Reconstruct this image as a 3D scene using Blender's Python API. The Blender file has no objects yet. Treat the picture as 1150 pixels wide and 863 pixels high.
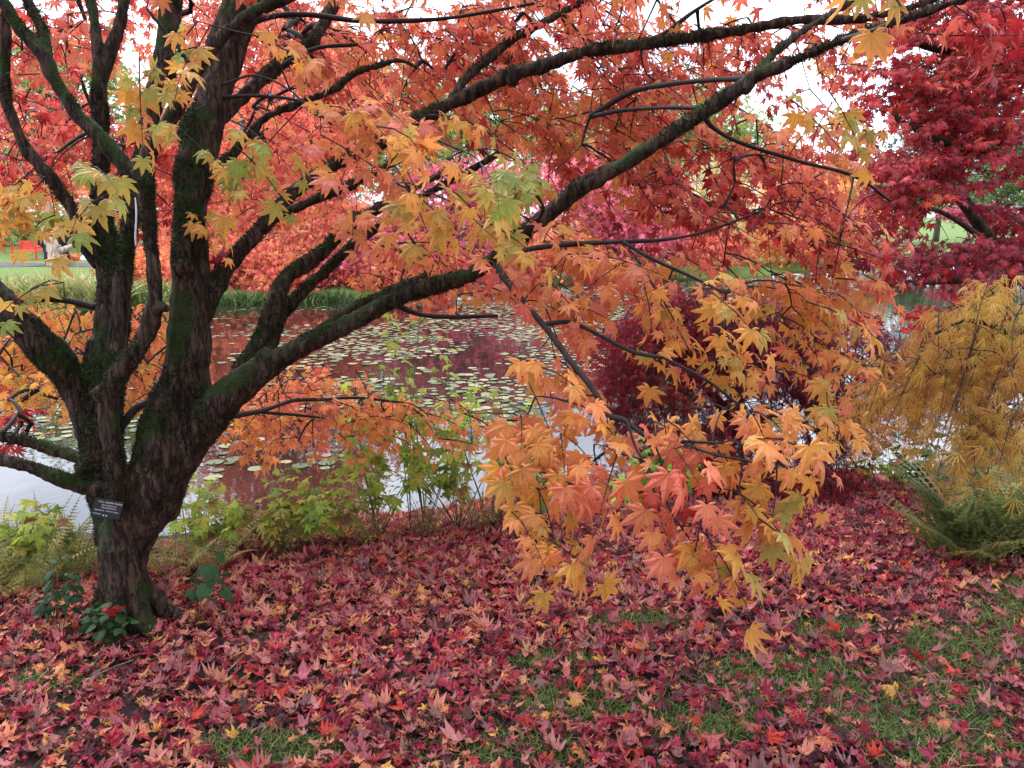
import bpy, math, random
import numpy as np
from mathutils import Vector

random.seed(11)
RNG = np.random.default_rng(11)
R = math.radians
scene = bpy.context.scene
COL = scene.collection

# ------------------------------------------------------------------ camera
F, CX, CY = 869.0, 575.0, 431.5
PITCH = R(11.9)
CAM = np.array([0.0, 0.0, 1.55])
FWD = np.array([0, math.cos(PITCH), -math.sin(PITCH)])
UPV = np.array([0, math.sin(PITCH), math.cos(PITCH)])
cam_data = bpy.data.cameras.new("camera")
cam_data.sensor_width = 36.0
cam_data.lens = F / 1150 * 36
cam_data.clip_start = 0.05
cam_data.clip_end = 2000
cam = bpy.data.objects.new("camera", cam_data)
cam.location = CAM
cam.rotation_euler = (math.pi / 2 - PITCH, 0, 0)
COL.objects.link(cam)
scene.camera = cam

# ------------------------------------------------------------------ world, sun, exposure
SUN_EL, SUN_ROT = R(48), R(-35)
world = bpy.data.worlds.new("World")
scene.world = world
world.use_nodes = True
wn, wl = world.node_tree.nodes, world.node_tree.links
wn.clear()
w_out = wn.new("ShaderNodeOutputWorld")
w_bg = wn.new("ShaderNodeBackground")
w_sky = wn.new("ShaderNodeTexSky")
w_sky.sky_type = 'NISHITA'
w_sky.sun_disc = False
w_sky.sun_elevation = SUN_EL
w_sky.sun_rotation = SUN_ROT
w_tc = wn.new("ShaderNodeTexCoord")
w_no = wn.new("ShaderNodeTexNoise")
w_no.inputs["Scale"].default_value = 2.2
w_no.inputs["Detail"].default_value = 5
w_mr = wn.new("ShaderNodeMapRange")
w_mr.inputs["From Min"].default_value = 0.36
w_mr.inputs["From Max"].default_value = 0.56
w_mr.inputs["To Min"].default_value = 0.30
w_mr.inputs["To Max"].default_value = 1.0
w_mix = wn.new("ShaderNodeMixRGB")
w_mix.inputs[2].default_value = (22.0, 23.4, 27.0, 1)
wl.new(w_tc.outputs["Generated"], w_no.inputs["Vector"])
wl.new(w_no.outputs["Fac"], w_mr.inputs["Value"])
wl.new(w_mr.outputs["Result"], w_mix.inputs[0])
wl.new(w_sky.outputs["Color"], w_mix.inputs[1])
w_sep = wn.new("ShaderNodeSeparateXYZ")
w_el = wn.new("ShaderNodeMapRange")
w_el.inputs["From Min"].default_value = 0.0
w_el.inputs["From Max"].default_value = 0.42
w_el.inputs["To Min"].default_value = 0.42
w_el.inputs["To Max"].default_value = 1.08
w_mul = wn.new("ShaderNodeMixRGB")
w_mul.blend_type = 'MULTIPLY'
w_mul.inputs[0].default_value = 1.0
wl.new(w_tc.outputs["Generated"], w_sep.inputs[0])
wl.new(w_sep.outputs["Z"], w_el.inputs["Value"])
wl.new(w_mix.outputs[0], w_mul.inputs[1])
wl.new(w_el.outputs["Result"], w_mul.inputs[2])
wl.new(w_mul.outputs[0], w_bg.inputs["Color"])
wl.new(w_bg.outputs[0], w_out.inputs["Surface"])
w_bg.inputs["Strength"].default_value = 0.08

sun_data = bpy.data.lights.new("sun", 'SUN')
sun_data.energy = 1.5
sun_data.angle = R(11)
sun_data.color = (1.0, 0.96, 0.9)
sun = bpy.data.objects.new("sun", sun_data)
COL.objects.link(sun)
sv = Vector((math.sin(SUN_ROT) * math.cos(SUN_EL), math.cos(SUN_ROT) * math.cos(SUN_EL), math.sin(SUN_EL)))
sun.rotation_euler = sv.to_track_quat('Z', 'Y').to_euler()

scene.view_settings.view_transform = 'Standard'
scene.view_settings.look = 'None'
scene.view_settings.gamma = 1
scene.view_settings.exposure = 1.30
scene.cycles.max_bounces = 7
scene.cycles.diffuse_bounces = 4
scene.cycles.glossy_bounces = 3
scene.cycles.transmission_bounces = 5
scene.cycles.use_denoising = True
scene.cycles.denoiser = 'OPENIMAGEDENOISE'
scene.cycles.denoising_input_passes = 'RGB_ALBEDO_NORMAL'
scene.cycles.denoising_prefilter = 'ACCURATE'


# ------------------------------------------------------------------ helpers
def P(px, py, d):
    return CAM + FWD * d + np.array([1.0, 0, 0]) * ((px - CX) / F * d) - UPV * ((py - CY) / F * d)


def unit(v):
    v = np.asarray(v, float)
    return v / np.maximum(np.linalg.norm(v, axis=-1, keepdims=True), 1e-9)


def vnoise(p, scale=1.0, seed=0):
    """smooth lattice noise 0..1 on (N,3) points"""
    p = np.asarray(p, float) * scale + seed * 17.31
    i = np.floor(p).astype(np.int64)
    f = p - i
    f = f * f * (3 - 2 * f)
    out = 0
    for dx in (0, 1):
        for dy in (0, 1):
            for dz in (0, 1):
                h = (i[:, 0] + dx) * 374761393 + (i[:, 1] + dy) * 668265263 + (i[:, 2] + dz) * 2147483647 + seed * 974711
                h = (h ^ (h >> 13)) * 1274126177
                h = (h ^ (h >> 16)) & 0xFFFF
                w = (f[:, 0] if dx else 1 - f[:, 0]) * (f[:, 1] if dy else 1 - f[:, 1]) * (f[:, 2] if dz else 1 - f[:, 2])
                out = out + w * h / 65535.0
    return out


class MB:
    """collects vertices, faces and per-vertex floats; build() links ONE mesh object"""
    def __init__(self):
        self.v, self.t, self.q, self.a, self.n = [], [], [], {}, 0

    def add(self, v, tris=None, quads=None, **attrs):
        v = np.asarray(v, float).reshape(-1, 3)
        if tris is not None and len(tris):
            self.t.append(np.asarray(tris, np.int64) + self.n)
        if quads is not None and len(quads):
            self.q.append(np.asarray(quads, np.int64) + self.n)
        for k, x in attrs.items():
            self.a.setdefault(k, []).append((self.n, np.broadcast_to(np.asarray(x, float), (len(v),)).copy()))
        self.v.append(v)
        self.n += len(v)

    def mesh(self, name, mat, smooth=False, origin=None):
        me = bpy.data.meshes.new(name)
        if self.n == 0:
            return me
        v = np.concatenate(self.v)
        if origin is not None:
            v = v - np.asarray(origin, float)
        t = np.concatenate(self.t) if self.t else np.zeros((0, 3), np.int64)
        q = np.concatenate(self.q) if self.q else np.zeros((0, 4), np.int64)
        me.vertices.add(len(v))
        me.vertices.foreach_set("co", v.astype(np.float32).ravel())
        idx = np.concatenate([t.ravel(), q.ravel()]).astype(np.int32)
        me.loops.add(len(idx))
        me.loops.foreach_set("vertex_index", idx)
        start = np.concatenate([np.arange(len(t)) * 3, len(t) * 3 + np.arange(len(q)) * 4]).astype(np.int32)
        me.polygons.add(len(start))
        me.polygons.foreach_set("loop_start", start)
        me.polygons.foreach_set("use_smooth", np.full(len(start), smooth))
        for k, chunks in self.a.items():
            full = np.zeros(len(v), np.float32)
            for s, x in chunks:
                full[s:s + len(x)] = x
            at = me.attributes.new(k, 'FLOAT', 'POINT')
            at.data.foreach_set("value", full)
        me.update(calc_edges=True)
        me.validate()
        if mat:
            me.materials.append(mat)
        return me

    def build(self, name, mat, parent=None, smooth=False, origin=None):
        o = bpy.data.objects.new(name, self.mesh(name, mat, smooth, origin))
        COL.objects.link(o)
        if origin is not None:
            o.location = origin
        if parent is not None:
            o.parent = parent
            pl = np.array(world_loc(parent))
            if origin is None:
                o.location = -pl
            else:
                o.location = np.asarray(origin) - pl
        return o


def world_loc(o):
    l = np.array(o.location)
    while o.parent is not None:
        o = o.parent
        l = l + np.array(o.location)
    return l


def tag(o, label=None, cat=None, group=None, kind=None):
    if label: o['label'] = label
    if cat: o['category'] = cat
    if group: o['group'] = group
    if kind: o['kind'] = kind
    return o


def thing(name, label, cat, loc, group=None):
    o = bpy.data.objects.new(name, None)
    o.empty_display_size = 0.1
    o.location = [float(x) for x in loc]
    COL.objects.link(o)
    return tag(o, label, cat, group)


# ---- materials
def new_mat(name):
    m = bpy.data.materials.new(name)
    m.use_nodes = True
    nt = m.node_tree
    nt.nodes.clear()
    return m, nt.nodes, nt.links


def ramp_node(N, stops):
    r = N.new("ShaderNodeValToRGB")
    els = r.color_ramp.elements
    while len(els) < len(stops):
        els.new(0.5)
    for e, (p, c) in zip(els, stops):
        e.position = p
        e.color = (*c, 1)
    return r


def leaf_mat(name, stops, trans=0.45, rough=0.5, under=None, spec=0.3, tipshift=-0.10, noise=0.08, obj_color=False, blem=0.63):
    """leaf: colour from the per-leaf 'tone' attribute, blade fades to another tone at the tips; light passes through"""
    m, N, L = new_mat(name)
    out = N.new("ShaderNodeOutputMaterial")
    if obj_color:
        oi = N.new("ShaderNodeObjectInfo")
        base = oi.outputs["Color"]
        tc0 = N.new("ShaderNodeTexCoord")
        no0 = N.new("ShaderNodeTexNoise"); no0.inputs["Scale"].default_value = 25
        L.new(tc0.outputs["Object"], no0.inputs["Vector"])
        hv = N.new("ShaderNodeHueSaturation")
        mr0 = N.new("ShaderNodeMapRange")
        mr0.inputs["To Min"].default_value = 0.65; mr0.inputs["To Max"].default_value = 1.3
        mr0.inputs["From Min"].default_value = 0.3; mr0.inputs["From Max"].default_value = 0.7
        L.new(no0.outputs["Fac"], mr0.inputs["Value"])
        L.new(mr0.outputs["Result"], hv.inputs["Value"])
        L.new(base, hv.inputs["Color"])
        col = hv.outputs["Color"]
    else:
        at = N.new("ShaderNodeAttribute"); at.attribute_name = "tone"
        ar = N.new("ShaderNodeAttribute"); ar.attribute_name = "rad"
        av = N.new("ShaderNodeAttribute"); av.attribute_name = "val"
        tc = N.new("ShaderNodeTexCoord")
        no = N.new("ShaderNodeTexNoise"); no.inputs["Scale"].default_value = 38; no.inputs["Detail"].default_value = 3
        L.new(tc.outputs["Object"], no.inputs["Vector"])
        ma = N.new("ShaderNodeMath"); ma.operation = 'MULTIPLY_ADD'; ma.inputs[1].default_value = tipshift
        L.new(ar.outputs["Fac"], ma.inputs[0]); L.new(at.outputs["Fac"], ma.inputs[2])
        mb = N.new("ShaderNodeMath"); mb.operation = 'MULTIPLY_ADD'; mb.inputs[1].default_value = noise * 2
        L.new(no.outputs["Fac"], mb.inputs[0]); L.new(ma.outputs[0], mb.inputs[2])
        mc = N.new("ShaderNodeMath"); mc.operation = 'SUBTRACT'; mc.inputs[1].default_value = noise + tipshift * 0.5
        mc.use_clamp = True
        L.new(mb.outputs[0], mc.inputs[0])
        rp = ramp_node(N, stops)
        L.new(mc.outputs[0], rp.inputs[0])
        hv = N.new("ShaderNodeHueSaturation")
        L.new(rp.outputs[0], hv.inputs["Color"]); L.new(av.outputs["Fac"], hv.inputs["Value"])
        col = hv.outputs["Color"]
    rb = N.new("ShaderNodeAttribute"); rb.attribute_name = "rib"
    rm_ = N.new("ShaderNodeMapRange"); rm_.inputs["From Min"].default_value = 0.0; rm_.inputs["From Max"].default_value = 0.22
    rm_.inputs["To Min"].default_value = 0.42; rm_.inputs["To Max"].default_value = 0.0
    L.new(rb.outputs["Fac"], rm_.inputs["Value"])
    rx_ = N.new("ShaderNodeMixRGB"); rx_.blend_type = 'MULTIPLY'; rx_.inputs[2].default_value = (.62, .45, .40, 1)
    L.new(rm_.outputs[0], rx_.inputs[0]); L.new(col, rx_.inputs[1])
    tcb = N.new("ShaderNodeTexCoord")
    nb = N.new("ShaderNodeTexNoise"); nb.inputs["Scale"].default_value = 2.2 if obj_color else 55; nb.inputs["Detail"].default_value = 4
    L.new(tcb.outputs["Object"], nb.inputs["Vector"])
    mb_ = N.new("ShaderNodeMapRange"); mb_.inputs["From Min"].default_value = blem; mb_.inputs["From Max"].default_value = blem + .07
    mb_.inputs["To Max"].default_value = 0.75
    L.new(nb.outputs["Fac"], mb_.inputs["Value"])
    bx_ = N.new("ShaderNodeMixRGB"); bx_.blend_type = 'MULTIPLY'; bx_.inputs[2].default_value = (.34, .25, .22, 1)
    L.new(mb_.outputs[0], bx_.inputs[0]); L.new(rx_.outputs[0], bx_.inputs[1])
    col = bx_.outputs[0]
    if under is not None:
        ge = N.new("ShaderNodeNewGeometry")
        mu = N.new("ShaderNodeMixRGB"); mu.inputs[2].default_value = (*under, 1)
        mm = N.new("ShaderNodeMath"); mm.operation = 'MULTIPLY'; mm.inputs[1].default_value = 0.40
        L.new(ge.outputs["Backfacing"], mm.inputs[0]); L.new(mm.outputs[0], mu.inputs[0]); L.new(col, mu.inputs[1])
        col = mu.outputs[0]
    bs = N.new("ShaderNodeBsdfPrincipled")
    bs.inputs["Roughness"].default_value = rough
    bs.inputs["Specular IOR Level"].default_value = spec
    L.new(col, bs.inputs["Base Color"])
    tr = N.new("ShaderNodeBsdfTranslucent")
    L.new(col, tr.inputs["Color"])
    mx = N.new("ShaderNodeMixShader"); mx.inputs[0].default_value = trans
    L.new(bs.outputs[0], mx.inputs[1]); L.new(tr.outputs[0], mx.inputs[2])
    L.new(mx.outputs[0], out.inputs["Surface"])
    return m


def plain_mat(name, c1, c2=None, scale=8.0, rough=0.8, bump=0.0, spec=0.3, stretch=(1, 1, 1), detail=6, bscale=None):
    m, N, L = new_mat(name)
    out = N.new("ShaderNodeOutputMaterial")
    bs = N.new("ShaderNodeBsdfPrincipled")
    bs.inputs["Roughness"].default_value = rough
    bs.inputs["Specular IOR Level"].default_value = spec
    tc = N.new("ShaderNodeTexCoord")
    mp = N.new("ShaderNodeMapping"); mp.inputs["Scale"].default_value = stretch
    no = N.new("ShaderNodeTexNoise"); no.inputs["Scale"].default_value = scale; no.inputs["Detail"].default_value = detail
    L.new(tc.outputs["Object"], mp.inputs["Vector"]); L.new(mp.outputs[0], no.inputs["Vector"])
    rp = ramp_node(N, [(0.32, c1), (0.68, c2 or tuple(x * 1.5 for x in c1))])
    L.new(no.outputs["Fac"], rp.inputs[0]); L.new(rp.outputs[0], bs.inputs["Base Color"])
    if bump:
        bp = N.new("ShaderNodeBump"); bp.inputs["Strength"].default_value = bump; bp.inputs["Distance"].default_value = 0.02
        L.new(no.outputs["Fac"], bp.inputs["Height"]); L.new(bp.outputs[0], bs.inputs["Normal"])
    L.new(bs.outputs[0], out.inputs["Surface"])
    return m


def bark_mat(name, dark, light, moss=(0.022, 0.034, 0.008), moss_lo=0.50, scale=22):
    m, N, L = new_mat(name)
    out = N.new("ShaderNodeOutputMaterial")
    bs = N.new("ShaderNodeBsdfPrincipled"); bs.inputs["Roughness"].default_value = 0.85
    bs.inputs["Specular IOR Level"].default_value = 0.2
    tc = N.new("ShaderNodeTexCoord")
    mp = N.new("ShaderNodeMapping"); mp.inputs["Scale"].default_value = (1, 1, 0.22)
    no = N.new("ShaderNodeTexNoise"); no.inputs["Scale"].default_value = scale * 2.2; no.inputs["Detail"].default_value = 8
    no.inputs["Roughness"].default_value = 0.65
    L.new(tc.outputs["Object"], mp.inputs["Vector"]); L.new(mp.outputs[0], no.inputs["Vector"])
    rp = ramp_node(N, [(0.34, dark), (0.52, tuple((a + b) / 2 for a, b in zip(dark, light))), (0.7, light)])
    L.new(no.outputs["Fac"], rp.inputs[0])
    vo = N.new("ShaderNodeTexVoronoi"); vo.feature = 'DISTANCE_TO_EDGE'; vo.inputs["Scale"].default_value = scale * 1.6
    mpv = N.new("ShaderNodeMapping"); mpv.inputs["Scale"].default_value = (1, 1, 0.16)
    nw = N.new("ShaderNodeMixRGB"); nw.blend_type = 'ADD'; nw.inputs[0].default_value = .06
    L.new(tc.outputs["Object"], mpv.inputs["Vector"]); L.new(mpv.outputs[0], nw.inputs[1]); L.new(no.outputs["Color"], nw.inputs[2])
    L.new(nw.outputs[0], vo.inputs["Vector"])
    vr = N.new("ShaderNodeMapRange"); vr.inputs["From Max"].default_value = 0.10; vr.inputs["To Min"].default_value = .25; vr.inputs["To Max"].default_value = 1.0
    L.new(vo.outputs["Distance"], vr.inputs["Value"])
    n2 = N.new("ShaderNodeTexNoise"); n2.inputs["Scale"].default_value = 5.5; n2.inputs["Detail"].default_value = 6
    L.new(tc.outputs["Object"], n2.inputs["Vector"])
    ge = N.new("ShaderNodeNewGeometry")
    sx = N.new("ShaderNodeSeparateXYZ"); L.new(ge.outputs["Normal"], sx.inputs[0])
    ad = N.new("ShaderNodeMath"); ad.operation = 'MULTIPLY_ADD'; ad.inputs[1].default_value = 0.16
    L.new(sx.outputs["Z"], ad.inputs[0]); L.new(n2.outputs["Fac"], ad.inputs[2])
    mr = N.new("ShaderNodeMapRange")
    mr.inputs["From Min"].default_value = moss_lo; mr.inputs["From Max"].default_value = moss_lo + 0.1
    L.new(ad.outputs[0], mr.inputs["Value"])
    n3 = N.new("ShaderNodeTexNoise"); n3.inputs["Scale"].default_value = 160; n3.inputs["Detail"].default_value = 3
    L.new(tc.outputs["Object"], n3.inputs["Vector"])
    mr3 = ramp_node(N, [(0.35, tuple(x * 0.55 for x in moss)), (0.7, tuple(x * 1.7 for x in moss))])
    L.new(n3.outputs["Fac"], mr3.inputs[0])
    mx = N.new("ShaderNodeMixRGB")
    ck_ = N.new("ShaderNodeMixRGB"); ck_.blend_type = 'MULTIPLY'; ck_.inputs[0].default_value = .8
    L.new(rp.outputs[0], ck_.inputs[1]); L.new(vr.outputs[0], ck_.inputs[2])
    L.new(mr.outputs[0], mx.inputs[0]); L.new(ck_.outputs[0], mx.inputs[1]); L.new(mr3.outputs[0], mx.inputs[2])
    L.new(mx.outputs[0], bs.inputs["Base Color"])
    hm = N.new("ShaderNodeMixRGB"); L.new(mr.outputs[0], hm.inputs[0]); L.new(vr.outputs[0], hm.inputs[1]); L.new(n3.outputs["Fac"], hm.inputs[2])
    bp = N.new("ShaderNodeBump"); bp.inputs["Strength"].default_value = 0.8; bp.inputs["Distance"].default_value = 0.012
    L.new(hm.outputs[0], bp.inputs["Height"]); L.new(bp.outputs[0], bs.inputs["Normal"])
    L.new(bs.outputs[0], out.inputs["Surface"])
    return m


# ---- tubes
def catmull(pts, n_per=6):
    pts = np.asarray(pts, float)
    if len(pts) < 3:
        return pts
    e = np.vstack([2 * pts[0] - pts[1], pts, 2 * pts[-1] - pts[-2]])
    out = []
    for i in range(1, len(e) - 2):
        p0, p1, p2, p3 = e[i - 1], e[i], e[i + 1], e[i + 2]
        for t in np.linspace(0, 1, n_per, endpoint=False):
            out.append(0.5 * ((2 * p1) + (-p0 + p2) * t + (2 * p0 - 5 * p1 + 4 * p2 - p3) * t * t + (-p0 + 3 * p1 - 3 * p2 + p3) * t ** 3))
    out.append(pts[-1])
    return np.array(out)


def tube(mb, pts, radii, sides=8, cap=True, lump=0.0, seed=0, **attrs):
    pts = np.asarray(pts, float)
    n = len(pts)
    radii = np.broadcast_to(np.asarray(radii, float), (n,))
    tg = np.gradient(pts, axis=0)
    tg = unit(tg)
    ref = np.array([0, 0, 1.0]) if abs(tg[0][2]) < 0.9 else np.array([1.0, 0, 0])
    u = unit(np.cross(tg[0], ref))
    ang = np.linspace(0, 2 * np.pi, sides, endpoint=False)
    V = np.zeros((n, sides, 3))
    for i in range(n):
        u = unit(u - tg[i] * np.dot(u, tg[i]))
        w = np.cross(tg[i], u)
        V[i] = pts[i] + radii[i] * (np.cos(ang)[:, None] * u + np.sin(ang)[:, None] * w)
    if lump:
        flat = V.reshape(-1, 3)
        k = (vnoise(flat, 9, seed) - 0.5) * 2 * lump + (vnoise(flat, 23, seed + 3) - 0.5) * lump
        ctr = np.repeat(pts, sides, axis=0)
        V = ctr + (flat - ctr) * (1 + k)[:, None]
    V = V.reshape(-1, 3)
    i = np.arange(n - 1)[:, None] * sides
    j = np.arange(sides)[None, :]
    a = i + j; b = i + (j + 1) % sides
    Q = np.stack([a, b, b + sides, a + sides], -1).reshape(-1, 4)
    T = None
    if cap:
        V = np.vstack([V, pts[0], pts[-1]])
        c0, c1 = n * sides, n * sides + 1
        js = np.arange(sides); jn = (js + 1) % sides
        T = np.concatenate([np.stack([jn, js, np.full(sides, c0)], -1), np.stack([(n - 1) * sides + js, (n - 1) * sides + jn, np.full(sides, c1)], -1)])
    mb.add(V, T, Q, **attrs)


# ---- leaf blades (x along the blade, y across, z up)
RIBS, KEEP = {}, []


def palmate(seed, lobes=7, spread=38, sinus=0.42, width=0.155, curl=0.28, fold=0.05, detail=True, petiole=0.0, jitter=1.0):
    r = np.random.default_rng(seed)
    half = lobes // 2
    ang = np.array([k * spread for k in range(-half, half + 1)], float) + r.normal(0, 3 * jitter, lobes)
    base_len = {0: 1.0, 1: 0.93, 2: 0.76, 3: 0.45, 4: .3}
    Ls = np.array([base_len[abs(k)] for k in range(-half, half + 1)]) * (1 + r.normal(0, 0.05 * jitter, lobes))
    v = [(0, 0, 0)]; rad = [0.0]; t = []

    def pt(a, rr, off=0.0):
        a = math.radians(a)
        return (rr * math.cos(a) - off * math.sin(a), rr * math.sin(a) + off * math.cos(a), 0)
    sin_i = []
    for k in range(lobes + 1):
        if k == 0: a, rr = ang[0] - spread * 0.55, 0.14
        elif k == lobes: a, rr = ang[-1] + spread * 0.55, 0.14
        else: a, rr = (ang[k - 1] + ang[k]) / 2, sinus * min(Ls[k - 1], Ls[k])
        sin_i.append(len(v)); v.append(pt(a, rr)); rad.append(rr * .6)
    droops = r.normal(0, 0.10 * jitter, lobes)
    zs = {}
    rib = set()
    for k in range(lobes):
        sR, sL = sin_i[k], sin_i[k + 1]
        L_ = Ls[k]
        tip = len(v); v.append(pt(ang[k], L_, r.normal(0, 0.03 * jitter))); rad.append(1.0); zs[tip] = droops[k]
        if detail:
            m = len(v); v.append(pt(ang[k], 0.50 * L_)); rad.append(0.45); zs[m] = fold + droops[k] * .35
            m2 = len(v); v.append(pt(ang[k], 0.74 * L_)); rad.append(0.75); zs[m2] = fold * .7 + droops[k] * .6
            rib.update((0, m, m2, tip))
            sid = {}
            for sg in (-1, 1):
                j1 = 1 + r.normal(0, .12)
                a1 = len(v); v.append(pt(ang[k], 0.56 * L_, sg * width * L_ * j1)); rad.append(0.6); zs[a1] = droops[k] * .35
                a2 = len(v); v.append(pt(ang[k], 0.62 * L_, sg * width * L_ * .74 * j1)); rad.append(0.65); zs[a2] = droops[k] * .4
                a3 = len(v); v.append(pt(ang[k], 0.76 * L_, sg * width * L_ * .62)); rad.append(0.8); zs[a3] = droops[k] * .6
                sid[sg] = (a1, a2, a3)
            a1, a2, a3 = sid[-1]; b1, b2, b3 = sid[1]
            t += [(0, sR, m), (sR, a1, m), (a1, a2, m), (a2, m2, m), (a2, a3, m2), (a3, tip, m2),
                  (0, m, sL), (sL, m, b1), (b1, m, b2), (b2, m, m2), (b2, m2, b3), (b3, m2, tip)]
        else:
            t += [(0, sR, tip), (0, tip, sL)]
    v = np.array(v, float); rad = np.array(rad)
    d2 = (v[:, :2] ** 2).sum(1)
    v[:, 2] = -curl * d2 * (0.8 + 0.4 * r.random())
    for i, z in zs.items(): v[i, 2] += z
    cx = r.normal(0, 0.25 * jitter)
    v[:, 2] += cx * v[:, 0] * v[:, 1]
    if petiole:
        i = len(v)
        v = np.vstack([v, [(0, -0.012, 0), (0, 0.012, 0), (-petiole, 0, 0.05)]])
        rad = np.concatenate([rad, [1, 1, 1]])
        t.append((i + 2, i, i + 1))
    # the sign of rad is kept positive; ribs are stored in a table by id
    RIBS[id(rad)] = np.array([0.0 if (i in rib) else 1.0 for i in range(len(v))]) if rib else np.ones(len(v))
    KEEP.append(rad)
    return v, np.array(t), rad


def lacy(seed, lobes=7, length=1.0, droop=0.5, w=0.055, spread=27):
    """finely cut leaf: narrow toothed strips from one point"""
    r = np.random.default_rng(seed)
    V, T, Rd = [], [], []
    half = lobes // 2
    for k in range(-half, half + 1):
        a = math.radians(k * spread + r.normal(0, 5))
        L_ = length * (1 - 0.11 * abs(k)) * (1 + r.normal(0, .06))
        e = np.array([math.cos(a), math.sin(a), 0]); p = np.array([-e[1], e[0], 0])
        i = len(V)
        def q(s, o): return e * L_ * s + p * o + np.array([0, 0, -droop * s * s * L_])
        V += [q(0, 0), q(.35, -w), q(.35, w), q(.7, -w * .7), q(.7, w * .7), q(1, 0)]
        Rd += [0, .3, .3, .7, .7, 1]
        T += [(i, i + 1, i + 2), (i + 1, i + 3, i + 2), (i + 2, i + 3, i + 4), (i + 3, i + 5, i + 4)]
        for s, sd in ((.35, 1), (.5, -1), (.62, 1), (.75, -1)):
            j = len(V)
            b = q(s, 0); tip = q(s + .16, sd * w * 3.0)
            V += [b, q(s + .08, 0), tip]; Rd += [s, s, 1]
            T += [(j, j + 1, j + 2) if sd < 0 else (j, j + 2, j + 1)]
    return np.array(V), np.array(T), np.array(Rd)


def oval(seed, w=0.3, curl=0.3, fold=0.08, heart=False):
    r = np.random.default_rng(seed)
    st = [0, .12, .35, .6, .82, 1.0]
    ws = [0.0, .62, 1.0, .86, .45, 0] if not heart else [.0, .95, 1.0, .8, .4, 0]
    V, Rd, T = [], [], []
    for s, k in zip(st, ws):
        x0 = s - (0.12 if heart and s == .12 else 0)
        for side in (-1, 0, 1):
            V.append((x0 if side else s, side * k * w, -curl * s * s + (fold if side == 0 and 0 < s < 1 else 0) + (r.normal(0, .025) if side else 0)))
            Rd.append(s * .5 + (.5 if side else 0))
    for i in range(len(st) - 1):
        for c in (0, 1):
            a = i * 3 + c
            T += [(a, a + 3, a + 1), (a + 1, a + 3, a + 4)]
    return np.array(V, float), np.array(T), np.array(Rd)


ACER = [palmate(s, sinus=.49, width=.165, curl=0.22 + 0.2 * (s % 3) / 2) for s in range(8)]
ACER_PET = [palmate(s + 40, curl=0.2 + 0.25 * (s % 4) / 3, petiole=0.75) for s in range(8)]
ACER_LOW = [palmate(s + 20, lobes=5, spread=48, sinus=0.34, detail=False, curl=0.3) for s in range(5)]
THREAD = [lacy(s + 30, lobes=7, droop=0.55 + 0.12 * (s % 4), w=0.024, spread=17) for s in range(6)]
LACY = [lacy(s, droop=0.35 + 0.1 * (s % 4)) for s in range(6)]
OVAL = [oval(s) for s in range(5)]
HEART = [oval(s + 9, w=0.48, curl=.2, heart=True) for s in range(4)]
LOBED = [palmate(s + 70, lobes=5, spread=46, sinus=0.62, width=0.22, curl=0.3, detail=True, petiole=0.5) for s in range(5)]


def leaves(mb, pos, d, n, size, tone, templates, rng=RNG, val=None):
    pos = np.asarray(pos, float)
    N_ = len(pos)
    if N_ == 0: return
    d = unit(d); n = np.asarray(n, float)
    n = unit(n - d * (n * d).sum(-1, keepdims=True))
    y = np.cross(n, d)
    size = np.broadcast_to(np.asarray(size, float), (N_,))
    tone = np.broadcast_to(np.asarray(tone, float), (N_,))
    if val is None:
        val = rng.uniform(0.8, 1.15, N_)
    tid = rng.integers(0, len(templates), N_)
    for k, (tv, tt, tr) in enumerate(templates):
        m = np.nonzero(tid == k)[0]
        if not len(m): continue
        s = size[m][:, None, None]
        V = pos[m][:, None, :] + s * (tv[None, :, 0:1] * d[m][:, None] + tv[None, :, 1:2] * y[m][:, None] + tv[None, :, 2:3] * n[m][:, None])
        nv = len(tv)
        T = (tt[None] + (np.arange(len(m)) * nv)[:, None, None]).reshape(-1, 3)
        mb.add(V.reshape(-1, 3), T, None, tone=np.repeat(tone[m], nv), rad=np.tile(tr, len(m)), rib=np.tile(RIBS.get(id(tr), np.ones(nv)), len(m)), val=np.repeat(val[m], nv))


def rand_unit(n, rng=RNG):
    return unit(rng.normal(size=(n, 3)))


UP = np.array([0, 0, 1.0])


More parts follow.
